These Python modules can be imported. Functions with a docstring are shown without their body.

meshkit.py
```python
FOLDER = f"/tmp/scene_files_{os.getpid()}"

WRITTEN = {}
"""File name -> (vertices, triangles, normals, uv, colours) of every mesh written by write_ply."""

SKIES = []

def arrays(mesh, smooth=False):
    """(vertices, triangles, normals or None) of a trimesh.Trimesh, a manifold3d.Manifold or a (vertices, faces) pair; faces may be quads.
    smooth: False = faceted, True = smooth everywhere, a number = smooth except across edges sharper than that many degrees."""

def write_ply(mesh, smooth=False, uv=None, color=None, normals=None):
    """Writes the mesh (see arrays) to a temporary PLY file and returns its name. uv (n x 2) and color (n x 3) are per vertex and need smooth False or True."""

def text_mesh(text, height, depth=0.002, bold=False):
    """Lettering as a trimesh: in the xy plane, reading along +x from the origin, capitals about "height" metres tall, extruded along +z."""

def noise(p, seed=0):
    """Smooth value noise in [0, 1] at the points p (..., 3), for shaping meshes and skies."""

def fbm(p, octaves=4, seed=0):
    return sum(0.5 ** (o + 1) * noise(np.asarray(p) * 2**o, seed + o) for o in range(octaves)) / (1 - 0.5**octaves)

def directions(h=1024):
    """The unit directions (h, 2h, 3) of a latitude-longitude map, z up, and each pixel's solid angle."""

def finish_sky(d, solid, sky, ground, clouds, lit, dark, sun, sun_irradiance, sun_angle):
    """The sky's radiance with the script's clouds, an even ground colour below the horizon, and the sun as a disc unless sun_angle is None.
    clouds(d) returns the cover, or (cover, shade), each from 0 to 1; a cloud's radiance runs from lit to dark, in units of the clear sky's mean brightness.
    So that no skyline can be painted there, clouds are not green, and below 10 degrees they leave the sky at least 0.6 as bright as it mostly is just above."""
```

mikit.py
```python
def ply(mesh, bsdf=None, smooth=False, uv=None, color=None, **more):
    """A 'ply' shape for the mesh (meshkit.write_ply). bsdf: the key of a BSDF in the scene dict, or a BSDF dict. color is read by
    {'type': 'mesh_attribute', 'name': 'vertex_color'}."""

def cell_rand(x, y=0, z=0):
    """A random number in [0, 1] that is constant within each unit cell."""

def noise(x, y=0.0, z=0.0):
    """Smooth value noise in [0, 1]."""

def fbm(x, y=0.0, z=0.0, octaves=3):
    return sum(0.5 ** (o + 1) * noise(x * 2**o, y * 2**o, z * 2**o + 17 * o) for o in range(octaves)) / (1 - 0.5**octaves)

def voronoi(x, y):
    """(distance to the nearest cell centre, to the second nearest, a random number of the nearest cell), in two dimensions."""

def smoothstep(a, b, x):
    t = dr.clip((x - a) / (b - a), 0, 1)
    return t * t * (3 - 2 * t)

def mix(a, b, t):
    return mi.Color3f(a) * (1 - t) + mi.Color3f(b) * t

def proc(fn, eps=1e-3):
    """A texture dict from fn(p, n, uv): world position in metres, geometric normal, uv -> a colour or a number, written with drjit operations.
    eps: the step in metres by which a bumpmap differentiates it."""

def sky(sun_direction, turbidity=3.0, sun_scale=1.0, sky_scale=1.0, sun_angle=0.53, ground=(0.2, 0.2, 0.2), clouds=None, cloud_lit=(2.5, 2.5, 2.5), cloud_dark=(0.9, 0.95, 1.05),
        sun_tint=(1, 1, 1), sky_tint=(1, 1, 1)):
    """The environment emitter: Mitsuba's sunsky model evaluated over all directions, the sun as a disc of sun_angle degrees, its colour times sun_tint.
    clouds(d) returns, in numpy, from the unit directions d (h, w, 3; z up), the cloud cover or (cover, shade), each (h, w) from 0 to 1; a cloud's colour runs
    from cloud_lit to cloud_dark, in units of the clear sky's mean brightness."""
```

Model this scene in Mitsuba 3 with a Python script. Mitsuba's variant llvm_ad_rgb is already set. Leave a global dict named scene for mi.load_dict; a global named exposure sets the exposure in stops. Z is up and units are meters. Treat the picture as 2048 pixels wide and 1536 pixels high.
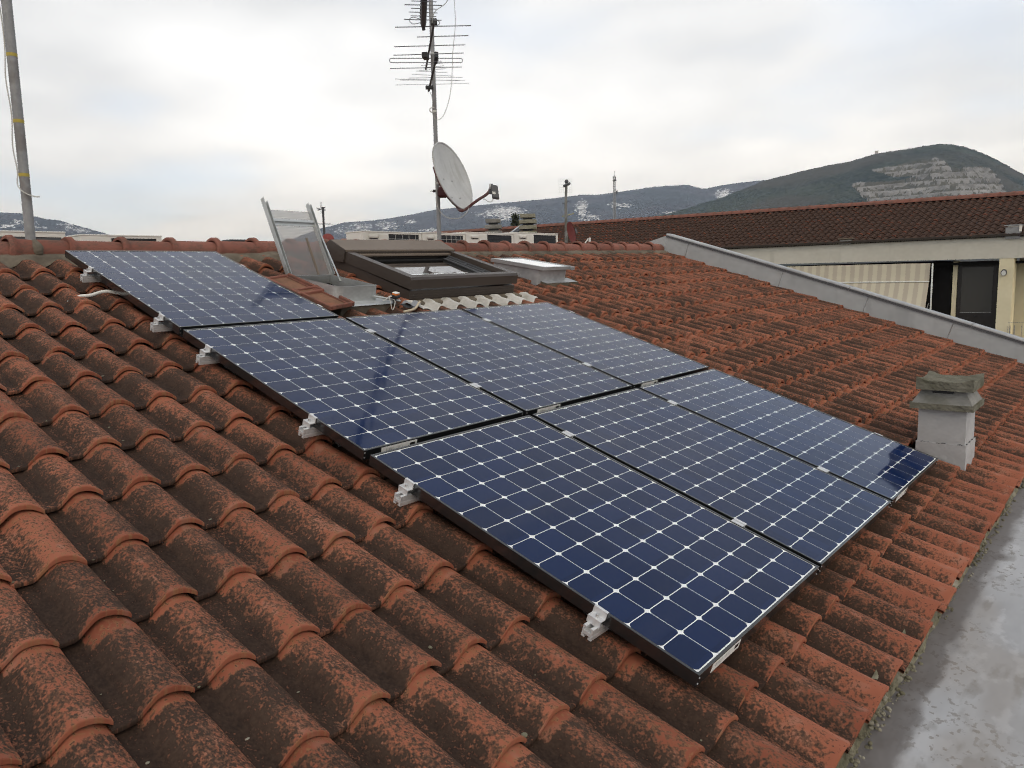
import math, random
import numpy as np
import trimesh
import mitsuba as mi
import drjit as dr
import mikit
from mikit import proc, noise, fbm, cell_rand, smoothstep, mix, voronoi
from meshkit import fbm as nfbm

T = mi.ScalarTransform4f
rng = np.random.default_rng(7)
random.seed(7)
scene, labels = {}, {}

# ------------------------------------------------------------------ camera, sky, exposure
F = 1507.48                                    # focal length in pixels of the 2048 x 1536 frame
CAM = np.array([-1.9305, -5.4886, -0.2559])
RIGHT = np.array([0.647515, -0.761448, -0.030355])
DOWN = np.array([-0.127554, -0.069025, -0.989427])
FWD = np.array([0.751302, 0.644540, -0.141821])
scene['camera'] = {'type': 'perspective', 'fov': math.degrees(2 * math.atan(1024 / F)), 'fov_axis': 'x', 'near_clip': 0.05, 'far_clip': 20000.0,
                   'to_world': T().look_at(origin=CAM.tolist(), target=(CAM + FWD).tolist(), up=(-DOWN).tolist()), 'medium': {'type': 'ref', 'id': 'air'}}


def clouds(d):
    x, y, z = d[..., 0], d[..., 1], np.maximum(d[..., 2], 0)
    k = 1.0 / (z + 0.11)
    q = np.stack([x * k, y * k, np.zeros_like(x)], -1).reshape(-1, 3)
    a = (nfbm(q * 0.62 + [-32.47, -30.14, 17.75], octaves=6).reshape(x.shape) - 0.5) / 0.101
    b = (nfbm(q * 1.5 + [-29.88, -2.37, -31.05], octaves=4).reshape(x.shape) - 0.5) / 0.106
    c = (nfbm(q * 0.28 + [40.39, 38.41, 4.94], octaves=3).reshape(x.shape) - 0.5) / 0.113
    e = (nfbm(q * 4.0 + [3.0, 9.0, 2.0], octaves=4).reshape(x.shape) - 0.5) / 0.106
    m = 0.62 * a + 0.30 * b + 0.62 * c + 0.10 * e
    shade = np.clip(0.33 + 0.21 * m + 1.2 * np.clip(z - 0.30, 0, 0.5), 0, 1)
    cover = np.clip(0.985 - 0.16 * np.clip(0.6 * c + 0.5 * b - 0.25, 0, 1.5), 0, 1)
    return cover, shade


SUN = (-0.55, -0.65, 0.75)
scene['sky'] = mikit.sky(SUN, turbidity=4, sun_scale=0.07, sun_angle=40, clouds=clouds, cloud_lit=(1.62, 1.63, 1.64), cloud_dark=(0.72, 0.75, 0.79), ground=(0.12, 0.12, 0.12))
exposure = 3.08

# ------------------------------------------------------------------ frames of reference
TH = math.radians(17.7)                        # pitch of the roof
BU = math.atan(0.0095)
EX = np.array([1.0, 0, 0])
DN = np.array([0, -math.cos(TH), -math.sin(TH)])
NN = np.array([0, -math.sin(TH), math.cos(TH)])
MP = np.eye(4); MP[:3, 0] = EX; MP[:3, 1] = -DN; MP[:3, 2] = NN                 # panel plane: x along the ridge, y up the slope, z outwards
RX, RN = math.cos(BU) * EX + math.sin(BU) * NN, -math.sin(BU) * EX + math.cos(BU) * NN
MR = np.eye(4); MR[:3, 0] = RX; MR[:3, 1] = -DN; MR[:3, 2] = RN                 # roof plane
U0, PU, S0, PS = -0.162, 0.1999, 3.4903, 0.3421
CREST = -0.10


def tr(M, v):
    v = np.asarray(v, float)
    return v @ M[:3, :3].T + M[:3, 3]


def R_(u, s, h):
    return tr(MR, np.array([u, -s, h]))


def P_(u, s, h):
    return tr(MP, np.array([u, -s, h]))


def ray(px, py):
    return RIGHT * (px - 1024) / F + DOWN * (py - 768) / F + FWD


def at_y(px, py, Y):
    d = ray(px, py); return CAM + d * (Y - CAM[1]) / d[1]


def at_x(px, py, X):
    d = ray(px, py); return CAM + d * (X - CAM[0]) / d[0]


def at_d(px, py, D):
    d = ray(px, py); return CAM + d * D / np.linalg.norm(d[:2])


def shift(x, y, z, rz=0.0, rx=0.0, ry=0.0):
    return trimesh.transformations.compose_matrix(angles=[rx, ry, rz], translate=[x, y, z])


# ------------------------------------------------------------------ mesh helpers
class MB:
    def __init__(self):
        self.v, self.f, self.n = [], [], 0

    def add(self, v, f, M=None):
        v, f = np.asarray(v, float).reshape(-1, 3), np.asarray(f, int)
        if M is not None: v = tr(M, v)
        if f.shape[1] == 4: f = np.vstack([f[:, [0, 1, 2]], f[:, [0, 2, 3]]])
        self.v.append(v); self.f.append(f + self.n); self.n += len(v)
        return self

    def tm(self, m, M=None):
        return self.add(m.vertices, m.faces, M)

    def box(self, x0, x1, y0, y1, z0, z1, M=None, c=0.0):
        if c > 0:
            pts = []
            for X, sx in ((x0, 1), (x1, -1)):
                for Y, sy in ((y0, 1), (y1, -1)):
                    for Z, sz in ((z0, 1), (z1, -1)):
                        pts += [(X + sx * c, Y + sy * c, Z), (X + sx * c, Y, Z + sz * c), (X, Y + sy * c, Z + sz * c)]
            h = trimesh.Trimesh(vertices=pts).convex_hull
            return self.add(h.vertices, h.faces, M)
        v = [(x, y, z) for x in (x0, x1) for y in (y0, y1) for z in (z0, z1)]
        f = [(0, 1, 3, 2), (4, 6, 7, 5), (0, 4, 5, 1), (2, 3, 7, 6), (0, 2, 6, 4), (1, 5, 7, 3)]
        return self.add(v, f, M)

    def tube(self, pts, r, sides=8, caps=True, M=None):
        p = np.asarray(pts, float); t = np.gradient(p, axis=0); t /= np.linalg.norm(t, axis=1, keepdims=True) + 1e-12
        a0 = np.cross(t[0], [0, 0, 1.0] if abs(t[0][2]) < 0.9 else [1.0, 0, 0]); a0 /= np.linalg.norm(a0)
        A = []
        for k in range(len(p)):
            a0 = a0 - t[k] * (a0 @ t[k]); a0 /= np.linalg.norm(a0) + 1e-12; A.append(a0)
        A = np.array(A); B = np.cross(t, A); ang = np.arange(sides) * 2 * np.pi / sides
        r = np.broadcast_to(r, (len(p),))[:, None, None]
        v = p[:, None] + r * (np.cos(ang)[None, :, None] * A[:, None] + np.sin(ang)[None, :, None] * B[:, None])
        f = [(i * sides + j, i * sides + (j + 1) % sides, (i + 1) * sides + (j + 1) % sides, (i + 1) * sides + j) for i in range(len(p) - 1) for j in range(sides)]
        v = v.reshape(-1, 3); f = [(q[0], q[1], q[2]) for q in f] + [(q[0], q[2], q[3]) for q in f]
        if caps:
            n = len(v); v = np.vstack([v, p[0], p[-1]]); e = (len(p) - 1) * sides
            f += [(n, (j + 1) % sides, j) for j in range(sides)] + [(n + 1, e + j, e + (j + 1) % sides) for j in range(sides)]
        return self.add(v, f, M)

    def extrude(self, poly, z0, z1, M=None):
        from shapely.geometry import Polygon
        m = trimesh.creation.extrude_polygon(Polygon(poly), z1 - z0)
        m.vertices[:, 2] += z0
        return self.tm(m, M)

    def sheet(self, grid, M=None):
        g = np.asarray(grid, float); a, b = g.shape[:2]
        i, j = np.meshgrid(np.arange(a - 1), np.arange(b - 1), indexing='ij')
        f = np.stack([i * b + j, i * b + j + 1, (i + 1) * b + j + 1, (i + 1) * b + j], -1).reshape(-1, 4)
        return self.add(g.reshape(-1, 3), f, M)

    def mesh(self):
        v, f = np.vstack(self.v), np.vstack(self.f)
        return v, f


def fix(m):
    t = trimesh.Trimesh(*m, process=True); trimesh.repair.fix_normals(t, multibody=True); return t


# axis remaps for extrusions: polygon (a, b) extruded along another axis
EXT_U = np.array([[0, 0, 1, 0], [1, 0, 0, 0], [0, 1, 0, 0], [0, 0, 0, 1.0]])   # polygon in (y, z), extruded along x
EXT_Y = np.array([[1, 0, 0, 0], [0, 0, -1, 0], [0, 1, 0, 0], [0, 0, 0, 1.0]])  # polygon in (x, z), extruded along -y


def numbered(key):
    if key not in used: used.add(key); return key
    n = 1
    while f'{key}_{n:03d}' in used: n += 1
    used.add(f'{key}_{n:03d}'); return f'{key}_{n:03d}'


used = set()


def thing(name, label, cat, group=None):
    key = numbered(name); labels[key] = {'label': label, 'category': cat}
    if group: labels[key]['group'] = group
    return key


def obj(key, mesh, bsdf, smooth=False, uv=None, M=None, label=None, kind=None):
    """One entry of the scene; key is the full key (numbered when taken)."""
    key = numbered(key)
    if isinstance(mesh, MB): mesh = mesh.mesh()
    if uv is None and smooth is not False and not isinstance(mesh, trimesh.Trimesh): mesh = fix(mesh)
    d = mesh if isinstance(mesh, dict) else mikit.ply(mesh, bsdf, smooth=smooth, uv=uv)
    if M is not None: d = {**d, 'to_world': T(np.asarray(M, float))}
    scene[key] = d
    if label: labels.setdefault(key, {})['label'] = label
    if kind: labels.setdefault(key, {})['kind'] = kind
    return key


def one(name, mesh, bsdf, label, cat, smooth=False, group=None, M=None):
    k = obj(name, mesh, bsdf, smooth, M=M); labels[k] = {'label': label, 'category': cat}
    if group: labels[k]['group'] = group
    return k


# ------------------------------------------------------------------ materials
def mat(name, color, rough=0.7, spec=0.3, metallic=0.0, two=True, bump=None, **kw):
    c = {'type': 'rgb', 'value': list(color)} if not isinstance(color, dict) else color
    r = rough if isinstance(rough, dict) else float(rough)
    b = {'type': 'principled', 'base_color': c, 'roughness': r, 'metallic': float(metallic), 'specular': float(spec), **kw}
    if bump is not None: b = {'type': 'bumpmap', 'tex': bump[0], 'scale': float(bump[1]), 'bsdf': b}
    scene[name] = {'type': 'twosided', 'bsdf': b} if two else b
    return name


def col3(a): return mi.Color3f(*a)


def roof_uv(p):
    u = p.x * float(RX[0]) + p.y * float(RX[1]) + p.z * float(RX[2])
    s = p.x * float(DN[0]) + p.y * float(DN[1]) + p.z * float(DN[2])
    return u, s


AW, AX = 0.209, -0.130                          # width of a tile and its left edge against the crest


def tile_color(p, n, uv):
    a, b = uv.x, uv.y
    u, s = roof_uv(p)
    colm = dr.floor((u - U0 - (a * AW + AX)) / PU + 0.5)
    row = dr.floor((s - S0 - (dr.minimum(b, 1.0) - 1) * PS) / PS + 0.5)
    r1, r2, r3 = cell_rand(colm + 100, row + 100, 1), cell_rand(colm + 100, row + 100, 2), cell_rand(colm + 100, row + 100, 3)
    big = fbm(u * 0.55, s * 0.55, 4.0, octaves=2)
    n1 = fbm(u * 13, s * 9, 3.0, octaves=3)
    n2 = fbm(u * 165, s * 120, 7.0, octaves=3)
    n3 = noise(u * 330, s * 240, 1.0)
    n4 = fbm(u * 30, s * 22, 13.0, octaves=2)
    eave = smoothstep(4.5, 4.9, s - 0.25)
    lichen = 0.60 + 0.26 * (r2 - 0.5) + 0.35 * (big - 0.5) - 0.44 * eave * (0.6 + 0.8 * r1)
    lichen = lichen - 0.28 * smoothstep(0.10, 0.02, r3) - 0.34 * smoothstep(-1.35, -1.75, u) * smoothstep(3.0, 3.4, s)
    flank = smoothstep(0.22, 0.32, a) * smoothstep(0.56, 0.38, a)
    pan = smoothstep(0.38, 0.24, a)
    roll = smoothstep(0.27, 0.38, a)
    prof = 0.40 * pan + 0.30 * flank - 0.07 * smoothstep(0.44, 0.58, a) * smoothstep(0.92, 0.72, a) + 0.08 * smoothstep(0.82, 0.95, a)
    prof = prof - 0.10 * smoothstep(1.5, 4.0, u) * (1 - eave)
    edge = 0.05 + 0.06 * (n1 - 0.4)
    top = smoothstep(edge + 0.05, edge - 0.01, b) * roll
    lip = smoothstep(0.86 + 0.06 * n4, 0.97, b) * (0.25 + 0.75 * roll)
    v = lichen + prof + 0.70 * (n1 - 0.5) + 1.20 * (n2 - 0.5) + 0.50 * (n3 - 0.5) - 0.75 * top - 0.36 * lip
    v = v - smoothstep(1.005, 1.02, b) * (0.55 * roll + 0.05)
    dirt_shade = smoothstep(0.28, 0.86, v)  # lichen and dirt, plus the shade of pans and flanks painted in
    clay = mix((0.215, 0.068, 0.040), (0.320, 0.112, 0.066), r1 * 0.9 + 0.4 * (n4 - 0.4))
    clay = mix(clay, mi.Color3f(0.26, 0.145, 0.070), smoothstep(0.48, 0.70, n2) * 0.60 * (1 - eave))
    clay = mix(clay, mi.Color3f(0.30, 0.19, 0.145), smoothstep(0.60, 0.85, n4) * 0.30)
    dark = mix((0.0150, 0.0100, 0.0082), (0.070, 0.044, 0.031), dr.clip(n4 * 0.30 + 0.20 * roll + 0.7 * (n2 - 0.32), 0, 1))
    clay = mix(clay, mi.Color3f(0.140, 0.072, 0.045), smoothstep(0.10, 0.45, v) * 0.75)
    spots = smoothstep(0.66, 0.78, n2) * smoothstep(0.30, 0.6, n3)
    out = mix(clay, dark, dirt_shade * 0.96)
    return mix(out, mi.Color3f(0.045, 0.032, 0.026), spots * 0.75 * (1 - dirt_shade) * smoothstep(1.02, 1.0, b))


def tile_bump(p, n, uv):
    u, s = roof_uv(p)
    return fbm(u * 90, s * 70, 2.0, octaves=3) + 0.5 * noise(u * 300, s * 300, 5.0)


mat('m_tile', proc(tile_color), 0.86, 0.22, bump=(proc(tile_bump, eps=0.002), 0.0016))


def ridge_color(p, n, uv):
    n1 = fbm(p.x * 9, p.y * 9, p.z * 9, octaves=3); n2 = fbm(p.x * 80, p.y * 80, p.z * 80, octaves=2)
    r = cell_rand(dr.floor((p.x + 0.188) / 0.3636), 3, 1)
    c = mix((0.185, 0.073, 0.054), (0.25, 0.107, 0.081), r)
    return mix(c, mi.Color3f(0.09, 0.07, 0.055), smoothstep(0.40, 0.72, 0.6 * n1 + 0.4 * n2) * 0.75)


mat('m_ridge', proc(ridge_color), 0.85, 0.2, bump=(proc(tile_bump, eps=0.002), 0.0012))


def far_tile_color(p, n, uv):
    i, j = dr.floor(p.y / 0.2 + 0.35), dr.floor(p.x / 0.32)
    r1, r2 = cell_rand(i + 400, j + 40, 1), cell_rand(i + 400, j + 40, 2)
    n1 = fbm(p.x * 6, p.y * 6, 1.0, octaves=3); n2 = fbm(p.x * 40, p.y * 40, 2.0, octaves=2)
    clean = smoothstep(0.80, 0.95, uv.y) * smoothstep(0.3, 0.5, uv.x) * (0.35 + 0.75 * r2)
    d = smoothstep(0.12, 0.45, 0.70 + 0.35 * (n1 - 0.5) + 0.4 * (n2 - 0.5) + 0.25 * (r1 - 0.5) - 0.36 * clean - 0.14 * smoothstep(4.0, 14.0, p.y))
    c = mix((0.22, 0.062, 0.034), (0.25, 0.090, 0.045), r1)
    return mix(c, mix((0.034, 0.021, 0.017), (0.072, 0.043, 0.031), n2), dr.clip(d + 0.1, 0, 1))


mat('m_far_tile', proc(far_tile_color), 0.9, 0.15)


def rough_noise(c1, c2, f, stain=None, streak=0.0):
    def fn(p, n, uv):
        a = fbm(p.x * f, p.y * f, p.z * f, octaves=4)
        b = fbm(p.x * f * 7, p.y * f * 7, p.z * f * 7, octaves=2)
        c = mix(c1, c2, dr.clip(1.6 * (0.65 * a + 0.35 * b) - 0.3, 0, 1))
        if stain is not None:
            st = fbm(p.x * f * 0.6 + 9, p.y * f * 0.6, p.z * f * 0.6, octaves=4)
            if streak: st = 0.5 * st + 0.5 * fbm((p.x + p.y) * f * 4, 3.0, p.z * f * streak, octaves=3)
            c = mix(c, mi.Color3f(*stain), smoothstep(0.52, 0.72, st) * 0.6)
        return c
    return proc(fn)


def nbump(f, octaves=3):
    return proc(lambda p, n, uv: fbm(p.x * f, p.y * f, p.z * f, octaves=octaves), eps=0.3 / f)


mat('m_mortar', rough_noise((0.085, 0.072, 0.056), (0.20, 0.172, 0.136), 6, (0.05, 0.043, 0.034)), 0.95, 0.1, bump=(nbump(40), 0.012))
mat('m_whitewash', rough_noise((0.40, 0.39, 0.36), (0.62, 0.61, 0.58), 9, (0.25, 0.24, 0.19)), 0.95, 0.1, bump=(nbump(60), 0.006))
mat('m_moss', rough_noise((0.075, 0.070, 0.045), (0.27, 0.255, 0.19), 18, (0.34, 0.32, 0.27)), 0.98, 0.05, bump=(nbump(90), 0.01))


def gutter_color(p, n, uv):
    a = fbm(p.x * 2.1, p.y * 2.1, 2.0, octaves=6); b = fbm(p.x * 6.0 + 1.5 * p.y, p.y * 15, 4.0, octaves=5); c = fbm(p.x * 45, p.y * 60, 6.0, octaves=3)
    base = mix((0.335, 0.343, 0.358), (0.430, 0.441, 0.460), dr.clip(2.4 * (0.6 * a + 0.4 * b) - 0.7, 0, 1))
    base = mix(base, mi.Color3f(0.205, 0.202, 0.198), smoothstep(0.54, 0.74, b) * 0.55)
    base = mix(base, mi.Color3f(0.49, 0.50, 0.52), smoothstep(0.55, 0.72, fbm(p.x * 9, p.y * 16, 8.0, octaves=5)) * 0.5)
    base = mix(base, mi.Color3f(0.17, 0.155, 0.14), smoothstep(0.60, 0.74, c) * smoothstep(0.42, 0.62, a) * 0.6)
    base = mix(base, mi.Color3f(0.25, 0.21, 0.17), smoothstep(0.55, 0.75, fbm(p.x * 1.1 + 7, p.y * 3.1, 5.0, octaves=4)) * 0.35)
    # darker along the foot of the tiles
    return mix(base, mi.Color3f(0.13, 0.12, 0.12), smoothstep(-4.985, -4.925, p.y + 0.09 * (b - 0.5)) * 0.75)


mat('m_gutter', proc(gutter_color), 1.0, 0.0, bump=(nbump(60, 4), 0.004))
mat('m_plaster', rough_noise((0.33, 0.345, 0.352), (0.41, 0.425, 0.432), 2.2, (0.28, 0.292, 0.298), 0.35), 0.9, 0.15, bump=(nbump(30), 0.003))
mat('m_zinc', rough_noise((0.30, 0.31, 0.32), (0.50, 0.51, 0.52), 5, (0.20, 0.20, 0.20)), 0.45, 0.5, 0.6)
mat('m_galv', rough_noise((0.42, 0.44, 0.44), (0.62, 0.64, 0.64), 9, (0.33, 0.34, 0.33)), 0.42, 0.5, 0.65)
mat('m_alu', (0.66, 0.67, 0.68), 0.36, 0.5, 0.45)
mat('m_frame', (0.010, 0.011, 0.012), 0.14, 1.0, 0.0)
mat('m_screw', (0.6, 0.6, 0.6), 0.35, 0.5, 0.8)


def glass_rough(p, n, uv):
    return 0.055 + 0.05 * smoothstep(0.45, 0.75, fbm(p.x * 2.3, p.y * 2.3, p.z * 2.3, octaves=3)) + 0.02 * noise(p.x * 60, p.y * 60, p.z * 60)


def cell_color(p, n, uv):
    i, j = dr.floor(p.x / 0.1275), dr.floor(p.y / 0.1215)
    r = cell_rand(i + 50, j + 80, 1)
    dust = fbm(p.x * 1.7, p.y * 6.0, 2.0, octaves=4); g = noise(p.x * 400, p.y * 400, 3.0)
    c = mix((0.0040, 0.0145, 0.058), (0.0060, 0.0200, 0.078), r)
    return mix(c, mi.Color3f(0.10, 0.095, 0.09), 0.012 + 0.09 * smoothstep(0.48, 0.80, dust) * (0.6 + 0.4 * g))


mat('m_cell', proc(cell_color), proc(glass_rough), 0.17)
mat('m_backsheet', (0.80, 0.83, 0.83), proc(glass_rough), 0.5)


def sticker(p, n, uv):
    x, y = uv.x, uv.y
    bars = smoothstep(0.45, 0.5, cell_rand(dr.floor(x * 190), 1, 2)) * smoothstep(0.28, 0.3, y) * smoothstep(0.78, 0.75, y)
    code = dr.select((x > 0.12) & (x < 0.34), bars, 0.0) + dr.select((x > 0.47) & (x < 0.62), bars * 0.8, 0.0)
    slot = dr.select((x > 0.80) & (x < 0.95) & (y > 0.30) & (y < 0.75), mi.Float(1), mi.Float(0))
    return mix(mix((0.66, 0.66, 0.63), (0.2, 0.2, 0.2), dr.minimum(code, 1.0) * 0.6), mi.Color3f(0.01, 0.01, 0.01), slot)


mat('m_sticker', proc(sticker), 0.5, 0.4)
mat('m_brown', proc(lambda p, n, uv: mix((0.046, 0.036, 0.031), (0.064, 0.051, 0.043), fbm(p.x * 4, p.y * 4, p.z * 4, octaves=3))), 0.42, 0.45)
mat('m_hood_lit', proc(lambda p, n, uv: mix((0.125, 0.098, 0.076), (0.175, 0.140, 0.112), fbm(p.x * 3, p.y * 3, p.z * 3, octaves=4))), 0.5, 0.4)  # brown of the covers made lighter, for the lit top of the hood
mat('m_rubber', (0.012, 0.012, 0.012), 0.7, 0.3)
mat('m_streaked_backing', proc(lambda p, n, uv: mix((0.10, 0.125, 0.118), (0.25, 0.285, 0.27), dr.clip(1.7 * fbm(p.x * 22 + p.y * 9, p.y * 3.0, 1.0, octaves=4) - 0.35, 0, 1))), 0.8, 0.2)  # streaks of dirt, condensation and reflection on the glass, painted on a sheet
mat('m_whitepanel', (0.84, 0.87, 0.88), 0.5, 0.4)
mat('m_greypost', (0.42, 0.46, 0.45), 0.6, 0.3)
scene['m_pane'] = {'type': 'thindielectric', 'int_ior': 1.5}
mat('m_wiredglass', proc(lambda p, n, uv: mix((0.80, 0.82, 0.82), (0.55, 0.55, 0.53), fbm(p.x * 7, p.y * 7, p.z * 7, octaves=3))), 0.12, 0.5, spec_trans=0.0)
scene['m_wiredpane'] = {'type': 'blendbsdf', 'weight': 0.36, 'a': {'type': 'thindielectric', 'int_ior': 1.7},
                        'b': {'type': 'twosided', 'bsdf': {'type': 'principled', 'base_color': {'type': 'rgb', 'value': [0.33, 0.325, 0.33]}, 'roughness': 0.22, 'specular': 0.5}}}
mat('m_pvc', (0.66, 0.66, 0.63), 0.45, 0.4)
mat('m_beige', (0.50, 0.43, 0.31), 0.5, 0.4)
mat('m_cable', (0.35, 0.34, 0.31), 0.5, 0.4)
mat('m_orange', (0.62, 0.17, 0.03), 0.45, 0.4)
mat('m_black', (0.016, 0.016, 0.018), 0.5, 0.4)
mat('m_dish', rough_noise((0.40, 0.41, 0.41), (0.50, 0.51, 0.505), 8, (0.34, 0.34, 0.32), 0.4), 0.55, 0.35)
mat('m_maroon', rough_noise((0.060, 0.018, 0.020), (0.11, 0.035, 0.033), 14, (0.28, 0.25, 0.24)), 0.6, 0.3)
mat('m_reddish', (0.20, 0.045, 0.040), 0.6, 0.3)
mat('m_lnb', (0.075, 0.078, 0.085), 0.5, 0.4)
mat('m_mast', rough_noise((0.20, 0.205, 0.21), (0.32, 0.325, 0.33), 11, (0.15, 0.13, 0.12)), 0.6, 0.35, 0.2)
mat('m_rod', (0.21, 0.22, 0.24), 0.45, 0.5, 0.4)
mat('m_darkrod', (0.055, 0.055, 0.06), 0.6, 0.3)
mat('m_yellow', (0.40, 0.31, 0.05), 0.5, 0.4)
mat('m_tape', (0.55, 0.55, 0.52), 0.6, 0.3)
mat('m_casing', rough_noise((0.60, 0.595, 0.55), (0.70, 0.695, 0.65), 3, (0.50, 0.49, 0.43)), 0.5, 0.35)
mat('m_grille', (0.022, 0.024, 0.028), 0.6, 0.3)
mat('m_fin', (0.075, 0.08, 0.085), 0.5, 0.4)
mat('m_wire', (0.42, 0.43, 0.42), 0.5, 0.4)
mat('m_fascia', rough_noise((0.47, 0.45, 0.39), (0.54, 0.52, 0.46), 2.0, (0.40, 0.385, 0.33), 0.4), 0.92, 0.1, bump=(nbump(25), 0.006))
mat('m_yellowwall', rough_noise((0.60, 0.54, 0.37), (0.66, 0.60, 0.43), 2.5), 0.9, 0.1)
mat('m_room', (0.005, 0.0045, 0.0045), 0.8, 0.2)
mat('m_doorframe', (0.012, 0.009, 0.008), 0.5, 0.4)
mat('m_doorglass', (0.050, 0.048, 0.044), 0.30, 0.35)
mat('m_whiterail', (0.72, 0.74, 0.72), 0.4, 0.4)


def awning_color(p, n, uv):
    k = uv.x * 21.0
    return mix((0.43, 0.385, 0.31), (0.53, 0.49, 0.385), smoothstep(0.47, 0.50, k - dr.floor(k)) * smoothstep(1.0, 0.97, k - dr.floor(k)))


scene['m_awning'] = {'type': 'twosided', 'bsdf': {'type': 'diffuse', 'reflectance': proc(awning_color)}}
mat('m_concrete', rough_noise((0.15, 0.15, 0.14), (0.26, 0.257, 0.245), 8, (0.09, 0.09, 0.068)), 0.95, 0.1, bump=(nbump(45), 0.01))
mat('m_mossy', rough_noise((0.17, 0.165, 0.125), (0.29, 0.28, 0.225), 9, (0.085, 0.09, 0.045)), 0.95, 0.1, bump=(nbump(50), 0.014))
mat('m_capstone', rough_noise((0.085, 0.082, 0.062), (0.18, 0.172, 0.140), 14, (0.08, 0.08, 0.05)), 0.95, 0.1, bump=(nbump(60), 0.02))
mat('m_shaft', rough_noise((0.31, 0.31, 0.315), (0.37, 0.37, 0.373), 11, (0.28, 0.277, 0.275)), 0.92, 0.1, bump=(nbump(55), 0.004))
mat('m_wood', (0.16, 0.13, 0.10), 0.8, 0.2)
mat('m_ground', rough_noise((0.10, 0.10, 0.09), (0.18, 0.17, 0.15), 0.02), 0.95, 0.1)
mat('m_bark', (0.045, 0.038, 0.032), 0.9, 0.1)
mat('m_leaf', (0.042, 0.050, 0.030), 0.8, 0.2)
mat('m_stone', (0.40, 0.37, 0.32), 0.9, 0.1)
mat('m_housewhite', (0.66, 0.63, 0.58), 0.9, 0.1)
mat('m_houseyellow', (0.60, 0.45, 0.20), 0.9, 0.1)
mat('m_houseroof', (0.30, 0.13, 0.08), 0.9, 0.1)
mat('m_windowdark', (0.04, 0.045, 0.05), 0.4, 0.4)

# ------------------------------------------------------------------ our own house: roof deck, tiles, ridge, parapet
HOUSE = thing('house', 'tiled house roof in the foreground that carries the solar panels', 'house')
b = MB(); b.box(-6, 8.5, -5.12, 0.42, -0.34, -0.245, MR)
obj(f'{HOUSE}__roof', b, 'm_mortar')
ROOF = f'{HOUSE}__roof'
HT, EXPT = 0.056, PS


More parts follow.
